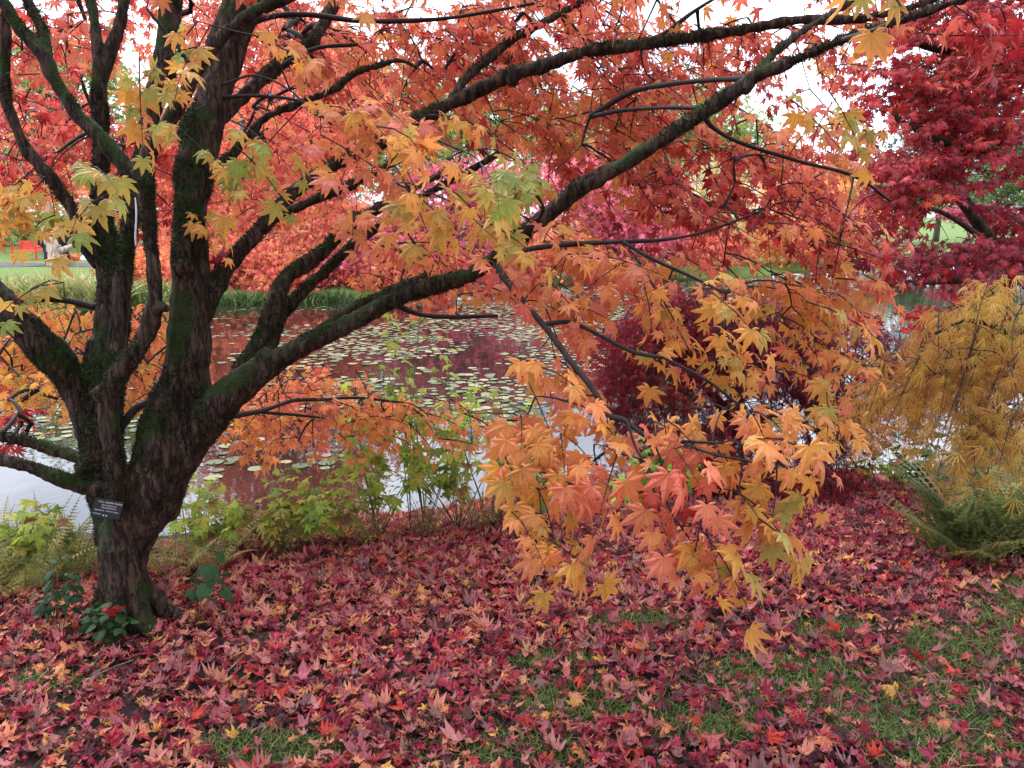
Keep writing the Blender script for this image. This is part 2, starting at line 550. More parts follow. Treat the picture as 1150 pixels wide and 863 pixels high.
def sprays(mbL, mbT, base, axis, length, K, size, tone, templates, droop=0.25, leaf_droop=0.6, rng=RNG, sd=0.085, twig_r=0.0021, pet=0.75, roll=0.35):
    """flat sprays: a thin drooping twig with opposite pairs of leaves"""
    base = np.asarray(base, float); N_ = len(base)
    if N_ == 0: return
    axis = unit(axis)
    length = np.broadcast_to(length, (N_,)) * rng.uniform(.75, 1.2, N_)
    size = np.broadcast_to(size, (N_,)); tone = np.broadcast_to(tone, (N_,))
    side = np.cross(axis, UP + rng.normal(0, roll, (N_, 3)))
    bad = np.linalg.norm(side, axis=1) < 0.2
    side[bad] = rand_unit(bad.sum(), rng)
    side = unit(side - axis * (side * axis).sum(-1, keepdims=True))
    jl = rng.normal(0, .12, (N_, 3))
    def at(t):
        return base + length[:, None] * (axis * t + jl * t * t - UP * droop * t * t)
    for j in range(K + 1):
        t = (j + 0.6) / (K + 0.6)
        p = at(t); tg = unit(axis + 2 * jl * t - UP * 2 * droop * t)
        for sgn in ((-1, 1) if j < K else (0,)):
            keep = rng.random(N_) < 0.92
            if not keep.any(): continue
            sz = size * rng.uniform(.58, 1.2, N_)
            pd = unit(tg * (0.6 if sgn else 1) + side * sgn * 0.9 + rng.normal(0, .22, (N_, 3)) - UP * .15)
            lp = p + pd * (sz * pet)[:, None]
            ld = unit(pd * 0.65 - UP * leaf_droop * rng.uniform(.4, 1.3, N_)[:, None] + rng.normal(0, .22, (N_, 3)))
            ln = UP * 1.0 + tg * 0.55 + rng.normal(0, .38, (N_, 3)) + np.array([0, -.25, 0])
            leaves(mbL, lp[keep], ld[keep], ln[keep], sz[keep], np.clip(tone + rng.normal(0, sd, N_), 0, 1)[keep], templates, rng)
            if mbT is not None:
                w = unit(np.cross(pd, rng.normal(size=(N_, 3)))) * 0.0009
                V = np.stack([p - w, p + w, lp], 1)[keep]
                T = np.arange(len(V) * 3).reshape(-1, 3)
                mbT.add(V.reshape(-1, 3), T)
    if mbT is not None:
        for i in range(N_):
            pts = np.array([base[i] + length[i] * (axis[i] * t + jl[i] * t * t - UP * droop * t * t) for t in (0, .3, .65, 1)])
            tube(mbT, pts, np.array([1.3, 1.1, .8, .4]) * twig_r, 4, cap=False)


class Skeleton:
    """grows thin branches from existing wood to given points, each from the nearest wood"""
    def __init__(self, pts):
        self.p = np.asarray(pts, float)
        self.paths = []

    def grow(self, targets, rng=RNG, sag=0.06):
        targets = np.asarray(targets, float)
        inc = np.zeros_like(targets)
        P0 = np.zeros((len(self.p) + len(targets) * 4 + 8, 3))
        n = len(self.p); P0[:n] = self.p
        d0 = np.array([np.min(((self.p - t) ** 2).sum(1)) for t in targets])
        owner = np.full(len(P0), -1)
        cnt = []
        for k in np.argsort(d0):
            t = targets[k]
            D = np.sqrt(((P0[:n] - t) ** 2).sum(1))
            i = int(np.argmin(D + 0.02 * (owner[:n] >= 0)))
            a = P0[i]; L_ = D[i]
            bow = UP * sag * L_ + rng.normal(0, .04, 3) * L_
            s = np.array([0, .3, .55, .8, 1.0])[:, None]
            pts = a + (t - a) * s + bow * (4 * s * (1 - s))
            idx = len(cnt)
            cnt.append(1)
            self.paths.append([pts, owner[i], 1])
            P0[n:n + 4] = pts[1:]; owner[n:n + 4] = idx
            n += 4
            inc[k] = unit(pts[-1] - pts[-2])
        self.p = P0[:n]
        for q in self.paths[::-1]:
            if q[1] >= 0:
                self.paths[q[1]][2] += q[2]
        return inc

    def draw(self, mb, r0=0.0019, power=0.34, sides=5, tip=0.6):
        for pts, own, c in self.paths:
            r = r0 * c ** power
            tube(mb, pts, np.linspace(1, tip, len(pts)) * r, sides, cap=False)


# ------------------------------------------------------------------ materials
ACER_STOPS = [(0.0, (0.16, 0.008, 0.018)), (0.14, (0.40, 0.022, 0.026)), (0.28, (0.63, 0.10, 0.075)), (0.42, (0.73, 0.21, 0.125)),
              (0.57, (0.74, 0.27, 0.088)), (0.72, (0.72, 0.34, 0.066)), (0.86, (0.46, 0.32, 0.075)), (1.0, (0.27, 0.32, 0.06))]
M_ACER = leaf_mat("orange_maple_leaf", ACER_STOPS, trans=0.42)
M_RED = leaf_mat("crimson_maple_leaf", [(0, (0.09, 0.008, 0.02)), (.35, (0.24, 0.013, 0.03)), (.65, (0.36, 0.016, 0.024)), (.85, (0.58, 0.05, 0.035)), (1, (0.6, 0.14, 0.05))], trans=0.42)
M_GOLD = leaf_mat("golden_cutleaf", [(0, (0.26, 0.09, 0.03)), (.3, (0.46, 0.20, 0.055)), (.55, (0.56, 0.32, 0.07)), (.8, (0.56, 0.40, 0.085)), (1, (0.30, 0.34, 0.08))], trans=0.45, noise=.16)
M_GREEN = leaf_mat("yellow_green_leaf", [(0, (0.035, 0.07, 0.02)), (.3, (0.11, 0.20, 0.03)), (.55, (0.27, 0.39, 0.05)), (.8, (0.46, 0.52, 0.08)), (.93, (.50, .42, .08)), (1, (0.25, 0.12, 0.06))], trans=0.5)
M_DKGREEN = leaf_mat("dark_green_leaf", [(0, (0.014, 0.035, 0.014)), (.5, (0.03, 0.07, 0.025)), (1, (0.07, 0.12, 0.035))], trans=0.3, rough=0.5, spec=0.18)
M_FERN = leaf_mat("fern_green", [(0, (0.09, 0.15, 0.05)), (.5, (0.22, 0.29, 0.09)), (1, (0.50, 0.46, 0.16))], trans=0.4)
M_FAR = leaf_mat("far_foliage", ACER_STOPS, trans=0.4, noise=0.1)
M_FARG = leaf_mat("far_green_foliage", [(0, (0.02, 0.045, 0.025)), (.3, (0.06, 0.11, 0.03)), (.6, (0.20, 0.25, 0.05)), (.8, (.42, .40, .10)), (1, (0.55, 0.42, 0.18))], trans=0.4, noise=.1)
M_PINK = leaf_mat("pink_foliage", [(0, (0.20, 0.012, 0.035)), (.5, (0.48, 0.06, 0.11)), (1, (0.66, 0.17, 0.19))], trans=0.4, noise=.15)
M_LITTER = leaf_mat("fallen_leaf_mixed", [(0, (0.07, 0.028, 0.03)), (.16, (0.14, 0.02, 0.032)), (.32, (0.27, 0.017, 0.038)), (.48, (0.36, 0.03, 0.07)), (.62, (0.50, 0.05, 0.035)), (.76, (0.52, 0.18, 0.14)), (.88, (0.60, 0.24, 0.10)), (1, (0.62, 0.34, 0.07))],
                    trans=0.2, rough=0.5, spec=.2, under=(0.50, 0.235, 0.225), noise=0.05, tipshift=-.03, blem=.57)
M_FALLEN = leaf_mat("fallen_leaf", None, trans=0.2, rough=0.5, spec=.2, under=(0.50, 0.235, 0.225), obj_color=True, blem=.57)
M_BARK = bark_mat("mossy_bark", (0.009, 0.006, 0.005), (0.105, 0.061, 0.043), moss=(0.017, 0.028, 0.005), moss_lo=0.545)
M_TWIG = plain_mat("twig_bark", (0.012, 0.008, 0.007), (0.032, 0.021, 0.018), 40, 0.8)
M_FARBARK = plain_mat("far_bark", (0.04, 0.03, 0.025), (0.10, 0.08, 0.065), 6, 0.9)
M_MOSS = leaf_mat("moss", [(0, (0.006, 0.009, 0.003)), (.5, (0.017, 0.025, 0.006)), (1, (0.06, 0.075, 0.016))], trans=0.2)
M_GRASS = leaf_mat("grass_blade", [(0, (0.05, 0.09, 0.02)), (.5, (0.15, 0.24, 0.05)), (1, (0.44, 0.44, 0.18))], trans=0.3, tipshift=.2)
M_STEM = plain_mat("dry_stem", (0.12, 0.08, 0.05), (0.28, 0.20, 0.11), 30, 0.8)
M_GSTEM = plain_mat("green_stem", (0.06, 0.08, 0.03), (0.12, 0.13, 0.05), 30, 0.7)


# ------------------------------------------------------------------ ground, pond
WATER_Z = -0.6


def shore(x):
    return 5.15 + 0.25 * np.clip(x + 2.9, -3, 20) + 0.22 * np.sin(x * 1.3 + .6) + 0.12 * np.sin(x * 3.1)


def far_shore(x):
    return 19.6 + np.clip(x + 8.6, -6, 60) * 0.68 + 0.7 * np.sin(x * .55) + .3 * np.sin(x * 1.7)


def ground_z(x, y):
    x = np.asarray(x, float); y = np.asarray(y, float)
    ys = shore(x)
    s = np.where(y > 2.6, 2.6 + (y - 2.6) * (5.2 - 2.6) / np.maximum(ys - 2.6, .5), y)
    zn = np.interp(s, [-10, 0, 3.0, 3.7, 4.4, 5.2, 6.0, 8.0], [0.1, 0.03, 0.0, -0.10, -0.30, -0.60, -1.0, -1.4])
    yf = far_shore(x)
    df = y - yf
    zf = np.interp(df, [-6, -1.2, 0, .25, 1.5, 12, 20, 60, 300], [-1.4, -0.9, -0.62, -0.42, -0.36, -0.42, -0.45, 0.3, 3.0])
    z = np.maximum(zn, zf)
    pts = np.stack([x.ravel(), y.ravel(), np.zeros(x.size)], -1)
    amp = np.where(y < 8, 1.0, 2.0)
    z = z + ((vnoise(pts, 1.1, 5) - .5) * 0.06 + (vnoise(pts, 4.0, 6) - .5) * 0.025).reshape(x.shape) * amp
    return z


def build_ground():
    xs = np.unique(np.concatenate([np.linspace(-4.5, 6.5, 140), np.linspace(-45, 45, 120), np.linspace(-300, 300, 40)]))
    ys = np.unique(np.concatenate([np.linspace(-3, 8, 150), np.linspace(8, 60, 110), np.linspace(-60, 500, 50)]))
    X, Y = np.meshgrid(xs, ys)
    Z = ground_z(X, Y)
    nx, ny = len(xs), len(ys)
    i = np.arange(ny - 1)[:, None] * nx + np.arange(nx - 1)[None]
    Q = np.stack([i, i + 1, i + nx + 1, i + nx], -1).reshape(-1, 4)
    mb = MB()
    mb.add(np.stack([X, Y, Z], -1), None, Q)
    m, N, L = new_mat("ground_soil_and_lawn")
    out = N.new("ShaderNodeOutputMaterial"); bs = N.new("ShaderNodeBsdfPrincipled")
    bs.inputs["Roughness"].default_value = 0.9; bs.inputs["Specular IOR Level"].default_value = 0.15
    tc = N.new("ShaderNodeTexCoord")
    n1 = N.new("ShaderNodeTexNoise"); n1.inputs["Scale"].default_value = 9; n1.inputs["Detail"].default_value = 10
    n2 = N.new("ShaderNodeTexNoise"); n2.inputs["Scale"].default_value = 55; n2.inputs["Detail"].default_value = 6
    L.new(tc.outputs["Object"], n1.inputs["Vector"]); L.new(tc.outputs["Object"], n2.inputs["Vector"])
    soil = ramp_node(N, [(.3, (0.014, 0.009, 0.008)), (.55, (0.035, 0.022, 0.018)), (.75, (0.075, 0.042, 0.032))])
    L.new(n2.outputs["Fac"], soil.inputs[0])
    lawn = ramp_node(N, [(.35, (0.055, 0.095, 0.022)), (.65, (0.11, 0.16, 0.035))])
    L.new(n1.outputs["Fac"], lawn.inputs[0])
    sx = N.new("ShaderNodeSeparateXYZ"); L.new(tc.outputs["Object"], sx.inputs[0])
    mr = N.new("ShaderNodeMapRange"); mr.inputs["From Min"].default_value = 14; mr.inputs["From Max"].default_value = 17
    L.new(sx.outputs["Y"], mr.inputs["Value"])
    mx = N.new("ShaderNodeMixRGB"); L.new(mr.outputs[0], mx.inputs[0]); L.new(soil.outputs[0], mx.inputs[1]); L.new(lawn.outputs[0], mx.inputs[2])
    L.new(mx.outputs[0], bs.inputs["Base Color"])
    bp = N.new("ShaderNodeBump"); bp.inputs["Strength"].default_value = .7; bp.inputs["Distance"].default_value = .02
    L.new(n2.outputs["Fac"], bp.inputs["Height"]); L.new(bp.outputs[0], bs.inputs["Normal"])
    L.new(bs.outputs[0], out.inputs["Surface"])
    tag(mb.build("ground", m, smooth=True), kind='structure')

    # pond
    mb = MB()
    mb.add([(-70, 3.5, WATER_Z), (90, 3.5, WATER_Z), (90, 75, WATER_Z), (-70, 75, WATER_Z)], None, [(0, 1, 2, 3)])
    m, N, L = new_mat("pond_water")
    out = N.new("ShaderNodeOutputMaterial"); bs = N.new("ShaderNodeBsdfPrincipled")
    bs.inputs["Base Color"].default_value = (0.012, 0.010, 0.008, 1)
    bs.inputs["Roughness"].default_value = 0.02; bs.inputs["IOR"].default_value = 1.42
    tc = N.new("ShaderNodeTexCoord")
    n1 = N.new("ShaderNodeTexNoise"); n1.inputs["Scale"].default_value = 3.0; n1.inputs["Detail"].default_value = 2
    L.new(tc.outputs["Object"], n1.inputs["Vector"])
    bp = N.new("ShaderNodeBump"); bp.inputs["Strength"].default_value = .10; bp.inputs["Distance"].default_value = .02
    L.new(n1.outputs["Fac"], bp.inputs["Height"]); L.new(bp.outputs[0], bs.inputs["Normal"])
    L.new(bs.outputs[0], out.inputs["Surface"])
    tag(mb.build("pond", m), kind='structure')


build_ground()


def on_ground(px, py):
    """the point of the ground seen at a pixel"""
    ray = unit(P(px, py, 1.0) - CAM)
    t = np.linspace(.5, 90, 6000)
    pts = CAM + ray * t[:, None]
    z = np.maximum(ground_z(pts[:, 0], pts[:, 1]), -9)
    hit = np.nonzero(pts[:, 2] <= z)[0]
    return pts[hit[0]] if len(hit) else pts[-1]


# path on the far lawn
def build_path():
    mb = MB()
    xs = np.linspace(-60, -14, 60)
    ys = 36.0 + 0.02 * (xs + 22) ** 2 * .3
    rows = [np.stack([xs, ys + dy, ground_z(xs, ys + dy) + 0.03], -1) for dy in (-1.1, 0, 1.2)]
    V = np.concatenate(rows)
    n = len(xs); i = np.arange(n - 1)
    Q = np.concatenate([np.stack([i + r * n, i + 1 + r * n, i + 1 + (r + 1) * n, i + (r + 1) * n], -1) for r in (0, 1)])
    mb.add(V, None, Q)
    tag(mb.build("path", plain_mat("path_asphalt", (0.035, 0.032, 0.036), (0.07, 0.06, 0.065), 5, .9)), kind='structure')


build_path()

# ------------------------------------------------------------------ the orange maple by the water
PXF = lambda r, d: r / F * d
THICK = {
    "trunk": [(140, 728, 3.08, 40), (140, 705, 3.07, 31), (140, 680, 3.06, 28), (141, 640, 3.04, 30), (143, 605, 3.02, 38), (158, 575, 3.0, 42), (172, 545, 2.98, 41), (188, 500, 2.97, 41), (201, 450, 2.95, 38), (211, 400, 2.93, 30), (214, 340, 2.91, 27), (213, 280, 2.89, 26), (215, 230, 2.88, 23), (222, 170, 2.88, 24), (238, 110, 2.89, 24), (256, 50, 2.91, 24), (275, 0, 2.93, 23), (290, -60, 2.95, 20)],
    "mossy": [(130, 610, 3.06, 28), (117, 530, 3.07, 30), (113, 480, 3.08, 32), (120, 420, 3.1, 33), (125, 370, 3.12, 28), (127, 320, 3.12, 24), (122, 275, 3.12, 19), (114, 230, 3.12, 14), (113, 157, 3.12, 12.5), (111, 87, 3.12, 12), (108, 45, 3.13, 9), (102, 0, 3.15, 8), (98, -40, 3.15, 7)],
    "mossy_fork": [(112, 95, 3.12, 10), (124, 60, 3.14, 9), (136, 22, 3.16, 9), (146, -30, 3.18, 8)],
    "front": [(138, 600, 2.96, 22), (133, 560, 2.9, 17), (131, 525, 2.86, 15), (122, 455, 2.82, 17), (134, 418, 2.8, 17), (154, 395, 2.79, 15), (168, 365, 2.78, 15), (175, 330, 2.77, 12), (170, 280, 2.76, 12), (166, 240, 2.75, 12.5), (163, 207, 2.74, 14)],
    "front_l": [(164, 212, 2.74, 13), (150, 198, 2.72, 13.5), (118, 160, 2.7, 12.5), (87, 129, 2.68, 11), (63, 94, 2.66, 11), (49, 63, 2.64, 10.5), (21, 31, 2.62, 9.5), (7, 7, 2.6, 9), (-20, -25, 2.58, 8)],
    "front_l2": [(54, 72, 2.65, 9), (48, 35, 2.66, 8), (32, 4, 2.67, 7), (15, -25, 2.68, 7)],
    "front_r": [(163, 207, 2.74, 13), (167, 174, 2.74, 12), (184, 143, 2.73, 11.5), (205, 111, 2.72, 11), (223, 77, 2.71, 11.5), (250, 42, 2.69, 11), (285, 14, 2.67, 10.5), (320, -2, 2.66, 10), (370, -22, 2.64, 9)],
    "back": [(122, 490, 3.06, 16), (127, 430, 3.05, 17), (134, 360, 3.03, 15), (143, 270, 3.02, 13), (155, 200, 3.05, 13), (170, 130, 3.08, 14), (185, 75, 3.1, 18), (192, 30, 3.12, 19), (190, -30, 3.15, 18)],
    "arch": [(122, 310, 3.1, 14), (104, 275, 3.08, 12.5), (80, 233, 3.05, 11.5), (52, 195, 3.02, 11), (31, 170, 3.0, 11), (17, 143, 2.98, 10), (7, 108, 2.96, 9), (5, 70, 2.95, 8), (6, 40, 2.94, 8), (2, -10, 2.93, 7)],
    "left": [(112, 490, 3.08, 27), (87, 440, 3.05, 23), (70, 414, 3.02, 21), (35, 375, 2.98, 21), (0, 342, 2.94, 24), (-45, 300, 2.9, 24), (-90, 250, 2.86, 20)],
    "low_a": [(125, 525, 3.1, 12), (83, 513, 3.12, 9.5), (35, 497, 3.12, 8.5), (0, 489, 3.1, 8.5), (-60, 470, 3.06, 8)],
    "low_b": [(135, 556, 3.0, 17), (101, 548, 2.97, 14), (70, 539, 2.94, 13), (35, 525, 2.9, 11), (0, 516, 2.87, 10.5), (-60, 495, 2.82, 9)],
    "right": [(178, 545, 2.97, 34), (225, 480, 2.94, 31), (262, 440, 2.91, 28), (313, 404, 2.87, 19.5), (350, 384, 2.84, 16.5), (400, 360, 2.8, 15), (440, 338, 2.77, 14), (482, 322, 2.74, 14), (524, 311, 2.7, 12.5), (550, 295, 2.67, 12), (580, 268, 2.63, 12.5), (621, 237, 2.6, 14), (656, 209, 2.57, 13.5), (698, 186, 2.54, 12.5), (750, 153, 2.5, 12.5), (792, 125, 2.46, 12), (833, 97, 2.42, 12), (854, 83, 2.4, 12), (889, 70, 2.36, 9), (924, 54, 2.33, 8), (966, 38, 2.3, 7.5), (1011, 24, 2.27, 7), (1053, 9, 2.24, 6), (1100, -8, 2.2, 5)],
    "right_fork": [(850, 86, 2.4, 9), (868, 62, 2.42, 7), (900, 36, 2.45, 6.5), (940, 12, 2.5, 5.5), (980, -15, 2.5, 5)],
    "upper": [(226, 355, 2.92, 18), (245, 320, 2.95, 16), (257, 297, 2.98, 14.5), (296, 254, 3.03, 13), (330, 216, 3.07, 12), (362, 193, 3.1, 11), (400, 172, 3.12, 11), (430, 160, 3.13, 11), (472, 136, 3.13, 12), (510, 115, 3.12, 12.5), (545, 98, 3.1, 12), (576, 83, 3.07, 11), (607, 75, 3.05, 10.5), (663, 57, 3.0, 10), (710, 52, 2.96, 9.5), (750, 46, 2.92, 9.5), (820, 36, 2.85, 9), (889, 24, 2.78, 8), (924, 22, 2.75, 8), (966, 21, 2.72, 7), (1011, 12, 2.68, 6), (1060, -4, 2.65, 5)],
    "upper_side": [(292, 258, 3.02, 9), (310, 245, 3.0, 8.5), (348, 227, 2.97, 8), (395, 208, 2.94, 7.5), (420, 195, 2.92, 7), (447, 181, 2.9, 6), (480, 172, 2.88, 4.5)],
    "moss_a": [(258, 445, 2.92, 17), (271, 419, 2.95, 16), (296, 381, 3.0, 15), (318, 318, 3.06, 13.5), (350, 293, 3.09, 12.5), (373, 272, 3.11, 12), (393, 253, 3.13, 11), (425, 234, 3.16, 8), (465, 210, 3.2, 6.5), (510, 190, 3.25, 5)],
    "moss_b": [(300, 402, 2.95, 13), (315, 358, 3.1, 10), (337, 330, 3.14, 9.5), (365, 305, 3.17, 9), (386, 285, 3.2, 9), (404, 269, 3.22, 8.5), (447, 240, 3.27, 7), (489, 212, 3.32, 6.5), (517, 198, 3.35, 6), (560, 172, 3.4, 5)],
    "dark": [(308, 405, 2.9, 9), (330, 388, 2.96, 7), (365, 366, 3.0, 6.5), (400, 344, 3.03, 6.5), (440, 325, 3.05, 6), (480, 308, 3.07, 5)],
    "mid_up": [(232, 195, 2.9, 9), (252, 180, 2.98, 7), (275, 160, 3.05, 6.5), (299, 132, 3.1, 6.5), (334, 118, 3.15, 6), (376, 100, 3.2, 5.5), (400, 82, 3.22, 5), (445, 68, 3.25, 4.5)],
    "mid_top": [(240, 140, 2.92, 13), (262, 118, 3.0, 11), (289, 94, 3.06, 10.5), (313, 73, 3.12, 10.5), (345, 52, 3.18, 10), (365, 24, 3.22, 9.5), (385, -20, 3.26, 8)],
    "top_side": [(500, 120, 3.13, 8), (524, 88, 3.18, 7), (545, 70, 3.22, 6.5), (576, 45, 3.27, 6), (614, 24, 3.32, 5.5), (665, -5, 3.38, 5)],
}
THIN = [
    [(110, 300, 3.1, 6), (88, 272, 3.06, 6), (70, 257, 3.03, 4)],
    [(108, 346, 3.1, 5), (77, 338, 3.08, 4.5), (52, 336, 3.06, 4.5), (21, 339, 3.04, 4), (-20, 336, 3.0, 3)],
    [(122, 500, 3.08, 7), (140, 474, 3.1, 6), (156, 457, 3.14, 5.5), (178, 450, 3.2, 5), (215, 455, 3.3, 4.5)],
    [(258, 468, 3.0, 5), (296, 461, 3.2, 3.4), (330, 450, 3.35, 3.2), (362, 449, 3.45, 2.8), (400, 447, 3.5, 2.4), (450, 452, 3.55, 2)],
    [(290, 463, 3.2, 2.6), (330, 466, 3.35, 2.2), (365, 470, 3.5, 1.8)],
    [(556, 298, 2.66, 7), (576, 325, 2.58, 5.5), (614, 370, 2.48, 5), (640, 405, 2.4, 4.6), (663, 433, 2.33, 4.6), (684, 466, 2.26, 5), (701, 472, 2.22, 4), (727, 491, 2.16, 3), (755, 495, 2.1, 2.6), (810, 498, 2.03, 2)],
    [(684, 466, 2.26, 3), (692, 495, 2.22, 2.4), (665, 520, 2.18, 2), (650, 545, 2.15, 1.6)],
    [(705, 474, 2.2, 2.5), (715, 505, 2.15, 2), (740, 545, 2.05, 1.8), (760, 590, 2.0, 1.5)],
    [(760, 495, 2.1, 2.2), (800, 510, 2.02, 2), (850, 520, 2.0, 1.6)],
    [(560, 288, 2.66, 5), (600, 279, 2.72, 4), (635, 275, 2.76, 3.6), (690, 272, 2.8, 3.2), (750, 269, 2.84, 2.8), (800, 258, 2.9, 2.2), (860, 235, 2.95, 1.6)],
    [(700, 272, 2.8, 3), (730, 290, 2.74, 2.6), (770, 308, 2.7, 2.4), (815, 330, 2.65, 2)],
    [(608, 365, 2.5, 4), (640, 362, 2.5, 3.6), (670, 375, 2.48, 3.2), (710, 395, 2.45, 3), (745, 402, 2.42, 2.4)],
    [(745, 402, 2.42, 2.2), (790, 425, 2.4, 2.2), (830, 455, 2.38, 1.8)],
    [(440, 340, 2.78, 5), (470, 353, 2.85, 3.4), (506, 356, 2.9, 3.2), (559, 355, 2.95, 2.6)],
    [(790, 128, 2.47, 5), (800, 143, 2.52, 3.4), (830, 160, 2.56, 3.2), (896, 181, 2.62, 2.8), (959, 198, 2.66, 2.4), (1000, 226, 2.7, 2)],
    [(850, 88, 2.4, 5), (800, 90, 2.6, 4), (750, 95, 2.75, 4), (708, 104, 2.9, 4), (663, 131, 3.0, 4.5)],
    [(838, 100, 2.42, 4), (795, 120, 2.55, 3), (750, 121, 2.7, 3), (700, 124, 2.85, 3), (665, 131, 3.0, 3.5)],
    [(268, 30, 2.93, 6), (310, 18, 2.98, 4), (350, 17, 3.0, 3.6), (409, 24, 3.02, 3.4), (489, 22, 3.05, 3), (545, 14, 3.08, 2.6), (600, 4, 3.1, 2)],
    [(300, 85, 3.1, 4), (350, 56, 3.1, 3.4), (402, 50, 3.1, 2.4)],
    [(720, 52, 2.95, 4), (750, 35, 2.98, 3.2), (778, 14, 3.0, 2.8), (810, -6, 3.02, 2)],
    [(222, 82, 2.7, 5), (205, 62, 2.66, 4), (190, 42, 2.63, 3), (165, 10, 2.6, 2)],
    [(245, 110, 2.87, 3), (290, 108, 2.82, 2.4), (340, 115, 2.78, 2.2), (372, 140, 2.74, 1.6)],
    [(250, 95, 2.85, 2), (285, 85, 2.75, 1.7), (320, 98, 2.68, 1.5), (360, 132, 2.6, 1.3)],
    [(400, 178, 3.1, 4), (430, 150, 2.7, 3), (470, 150, 2.5, 2.4), (520, 170, 2.35, 2)],
    [(600, 252, 2.6, 4), (610, 235, 2.45, 3), (600, 215, 2.35, 2)],
    [(945, 45, 2.32, 4), (990, 30, 1.8, 2.6), (1010, 12, 1.25, 1.8), (1005, -4, 1.0, 1.4)],
]

tree_base = on_ground(140, 708)
MAPLE = thing("maple_tree", "orange leaved maple with mossy forked trunk leaning over the pond", "tree", tree_base)


def curve_pts(c, per=6, thin=1.0):
    pts = catmull([P(*q[:3]) for q in c], per)
    rad = catmull([[PXF(q[3], q[2]), 0, 0] for q in c], per)[:, 0] * thin
    return pts, np.maximum(rad, 0.001)


wood_nodes, wood_rad, wood_id = [], [], []
mbw = MB()
for k, (nm, c) in enumerate(THICK.items()):
    pts, rad = curve_pts(c, 6, .80 if nm in ('trunk', 'left') else .68)
    tube(mbw, pts, rad, 14, True, lump=0.17, seed=k)
    wood_nodes.append(pts); wood_rad.append(rad); wood_id.append(np.full(len(pts), k))
wood_nodes = np.concatenate(wood_nodes); wood_rad = np.concatenate(wood_rad); wood_id = np.concatenate(wood_id)
# root flare
for a in np.linspace(0, 2 * np.pi, 7, endpoint=False):
    b = tree_base + np.array([0, 0.04, 0])
    o = np.array([math.cos(a + .3), math.sin(a + .3), 0])
    k_ = .7 + .6 * random.random()
    tube(mbw, catmull([b + o * .03 + UP * .34, b + o * .06 + UP * .17, b + o * (.06 + .07 * k_) + UP * .05, b + o * (.06 + .17 * k_) - UP * .005, b + o * (.06 + .34 * k_) - UP * .06], 4), np.linspace(.05, .02, 17), 8, True, lump=.2, seed=int(a * 10))
for (px, py, d, r_, dx, dy) in [(113, 443, 2.79, 13, -4, 2), (209, 408, 2.86, 15, 2, -2), (395, 251, 3.12, 13, 6, -8), (470, 137, 3.11, 14, 2, -9), (576, 86, 3.06, 12, 3, -10), (300, 402, 2.85, 17, 6, 3), (92, 525, 2.95, 12, -6, -3), (228, 470, 2.88, 20, -4, 5), (180, 345, 2.76, 12, 8, 2), (838, 96, 2.41, 12, 0, 6), (205, 300, 2.83, 15, -10, 5), (133, 405, 3.04, 20, 8, 4)]:
    a_ = P(px - dx, py - dy, d + .02); b_ = P(px + dx, py + dy, d - .015)
    tube(mbw, catmull([a_, (a_ + b_) / 2, b_], 5), PXF(r_, d) * np.array([.5, .8, .95, 1, 1, .95, .9, .82, .75, .68, .6]) * .72, 10, True, lump=.25, seed=px)
tmp = mbw.build("wood_union", None)
rm = tmp.modifiers.new("remesh", 'REMESH'); rm.mode = 'VOXEL'; rm.voxel_size = 0.0062
sm = tmp.modifiers.new("smooth", 'SMOOTH'); sm.factor = 0.5; sm.iterations = 2
dg = bpy.context.evaluated_depsgraph_get()
me = bpy.data.meshes.new_from_object(tmp.evaluated_get(dg))
bpy.data.objects.remove(tmp)
nv = len(me.vertices)
WV = np.zeros(nv * 3, np.float32); me.vertices.foreach_get("co", WV); WV = WV.reshape(-1, 3).astype(float)
WN = np.zeros(nv * 3, np.float32); me.vertices.foreach_get("normal", WN); WN = WN.reshape(-1, 3).astype(float)
nl = len(me.loops); li = np.zeros(nl, np.int32); me.loops.foreach_get("vertex_index", li)
ls = np.zeros(len(me.polygons), np.int32); me.polygons.foreach_get("loop_start", ls)
lt = np.zeros(len(me.polygons), np.int32); me.polygons.foreach_get("loop_total", lt)
bpy.data.meshes.remove(me)
quad = np.stack([li[ls[lt == 4] + k] for k in range(4)], -1)
tri = np.stack([li[ls[lt == 3] + k] for k in range(3)], -1) if (lt == 3).any() else np.zeros((0, 3), np.int32)
owner = np.zeros(nv, int)
for s in range(0, nv, 4000):
    D = np.sqrt(((WV[s:s + 4000, None, :] - wood_nodes[None]) ** 2).sum(-1)) - wood_rad[None]
    owner[s:s + 4000] = wood_id[D.argmin(1)]
fl = WV * np.array([1, 1, .25])
WV = WV + WN * (((vnoise(fl, 38, 3) - .5) * .010 + (vnoise(fl, 90, 4) - .5) * .006)[:, None])
qo = owner[quad[:, 0]]; to = owner[tri[:, 0]] if len(tri) else np.zeros(0, int)
mossiness = vnoise(WV, 5.5, 9) * .6 + vnoise(WV, 13, 8) * .4 + 0.13 * WN[:, 2]
MOSS_LIMBS = {"trunk": .60, "mossy": .45, "mossy_fork": .5, "front": .66, "front_l": .60, "front_l2": .55, "front_r": .72, "back": .5, "arch": .55, "left": .52, "low_a": .66, "low_b": .62, "right": .53, "right_fork": .48,
              "upper": .50, "upper_side": .56, "moss_a": .46, "moss_b": .52, "dark": .56, "mid_up": .48, "mid_top": .48, "top_side": .5}
LIMB_LABEL = {"mossy": "dark upright limb thick with moss", "front": "smooth bare brown limb bending up across the trunk", "right": "long limb reaching out over the pond", "moss_a": "limb with green moss cushions"}
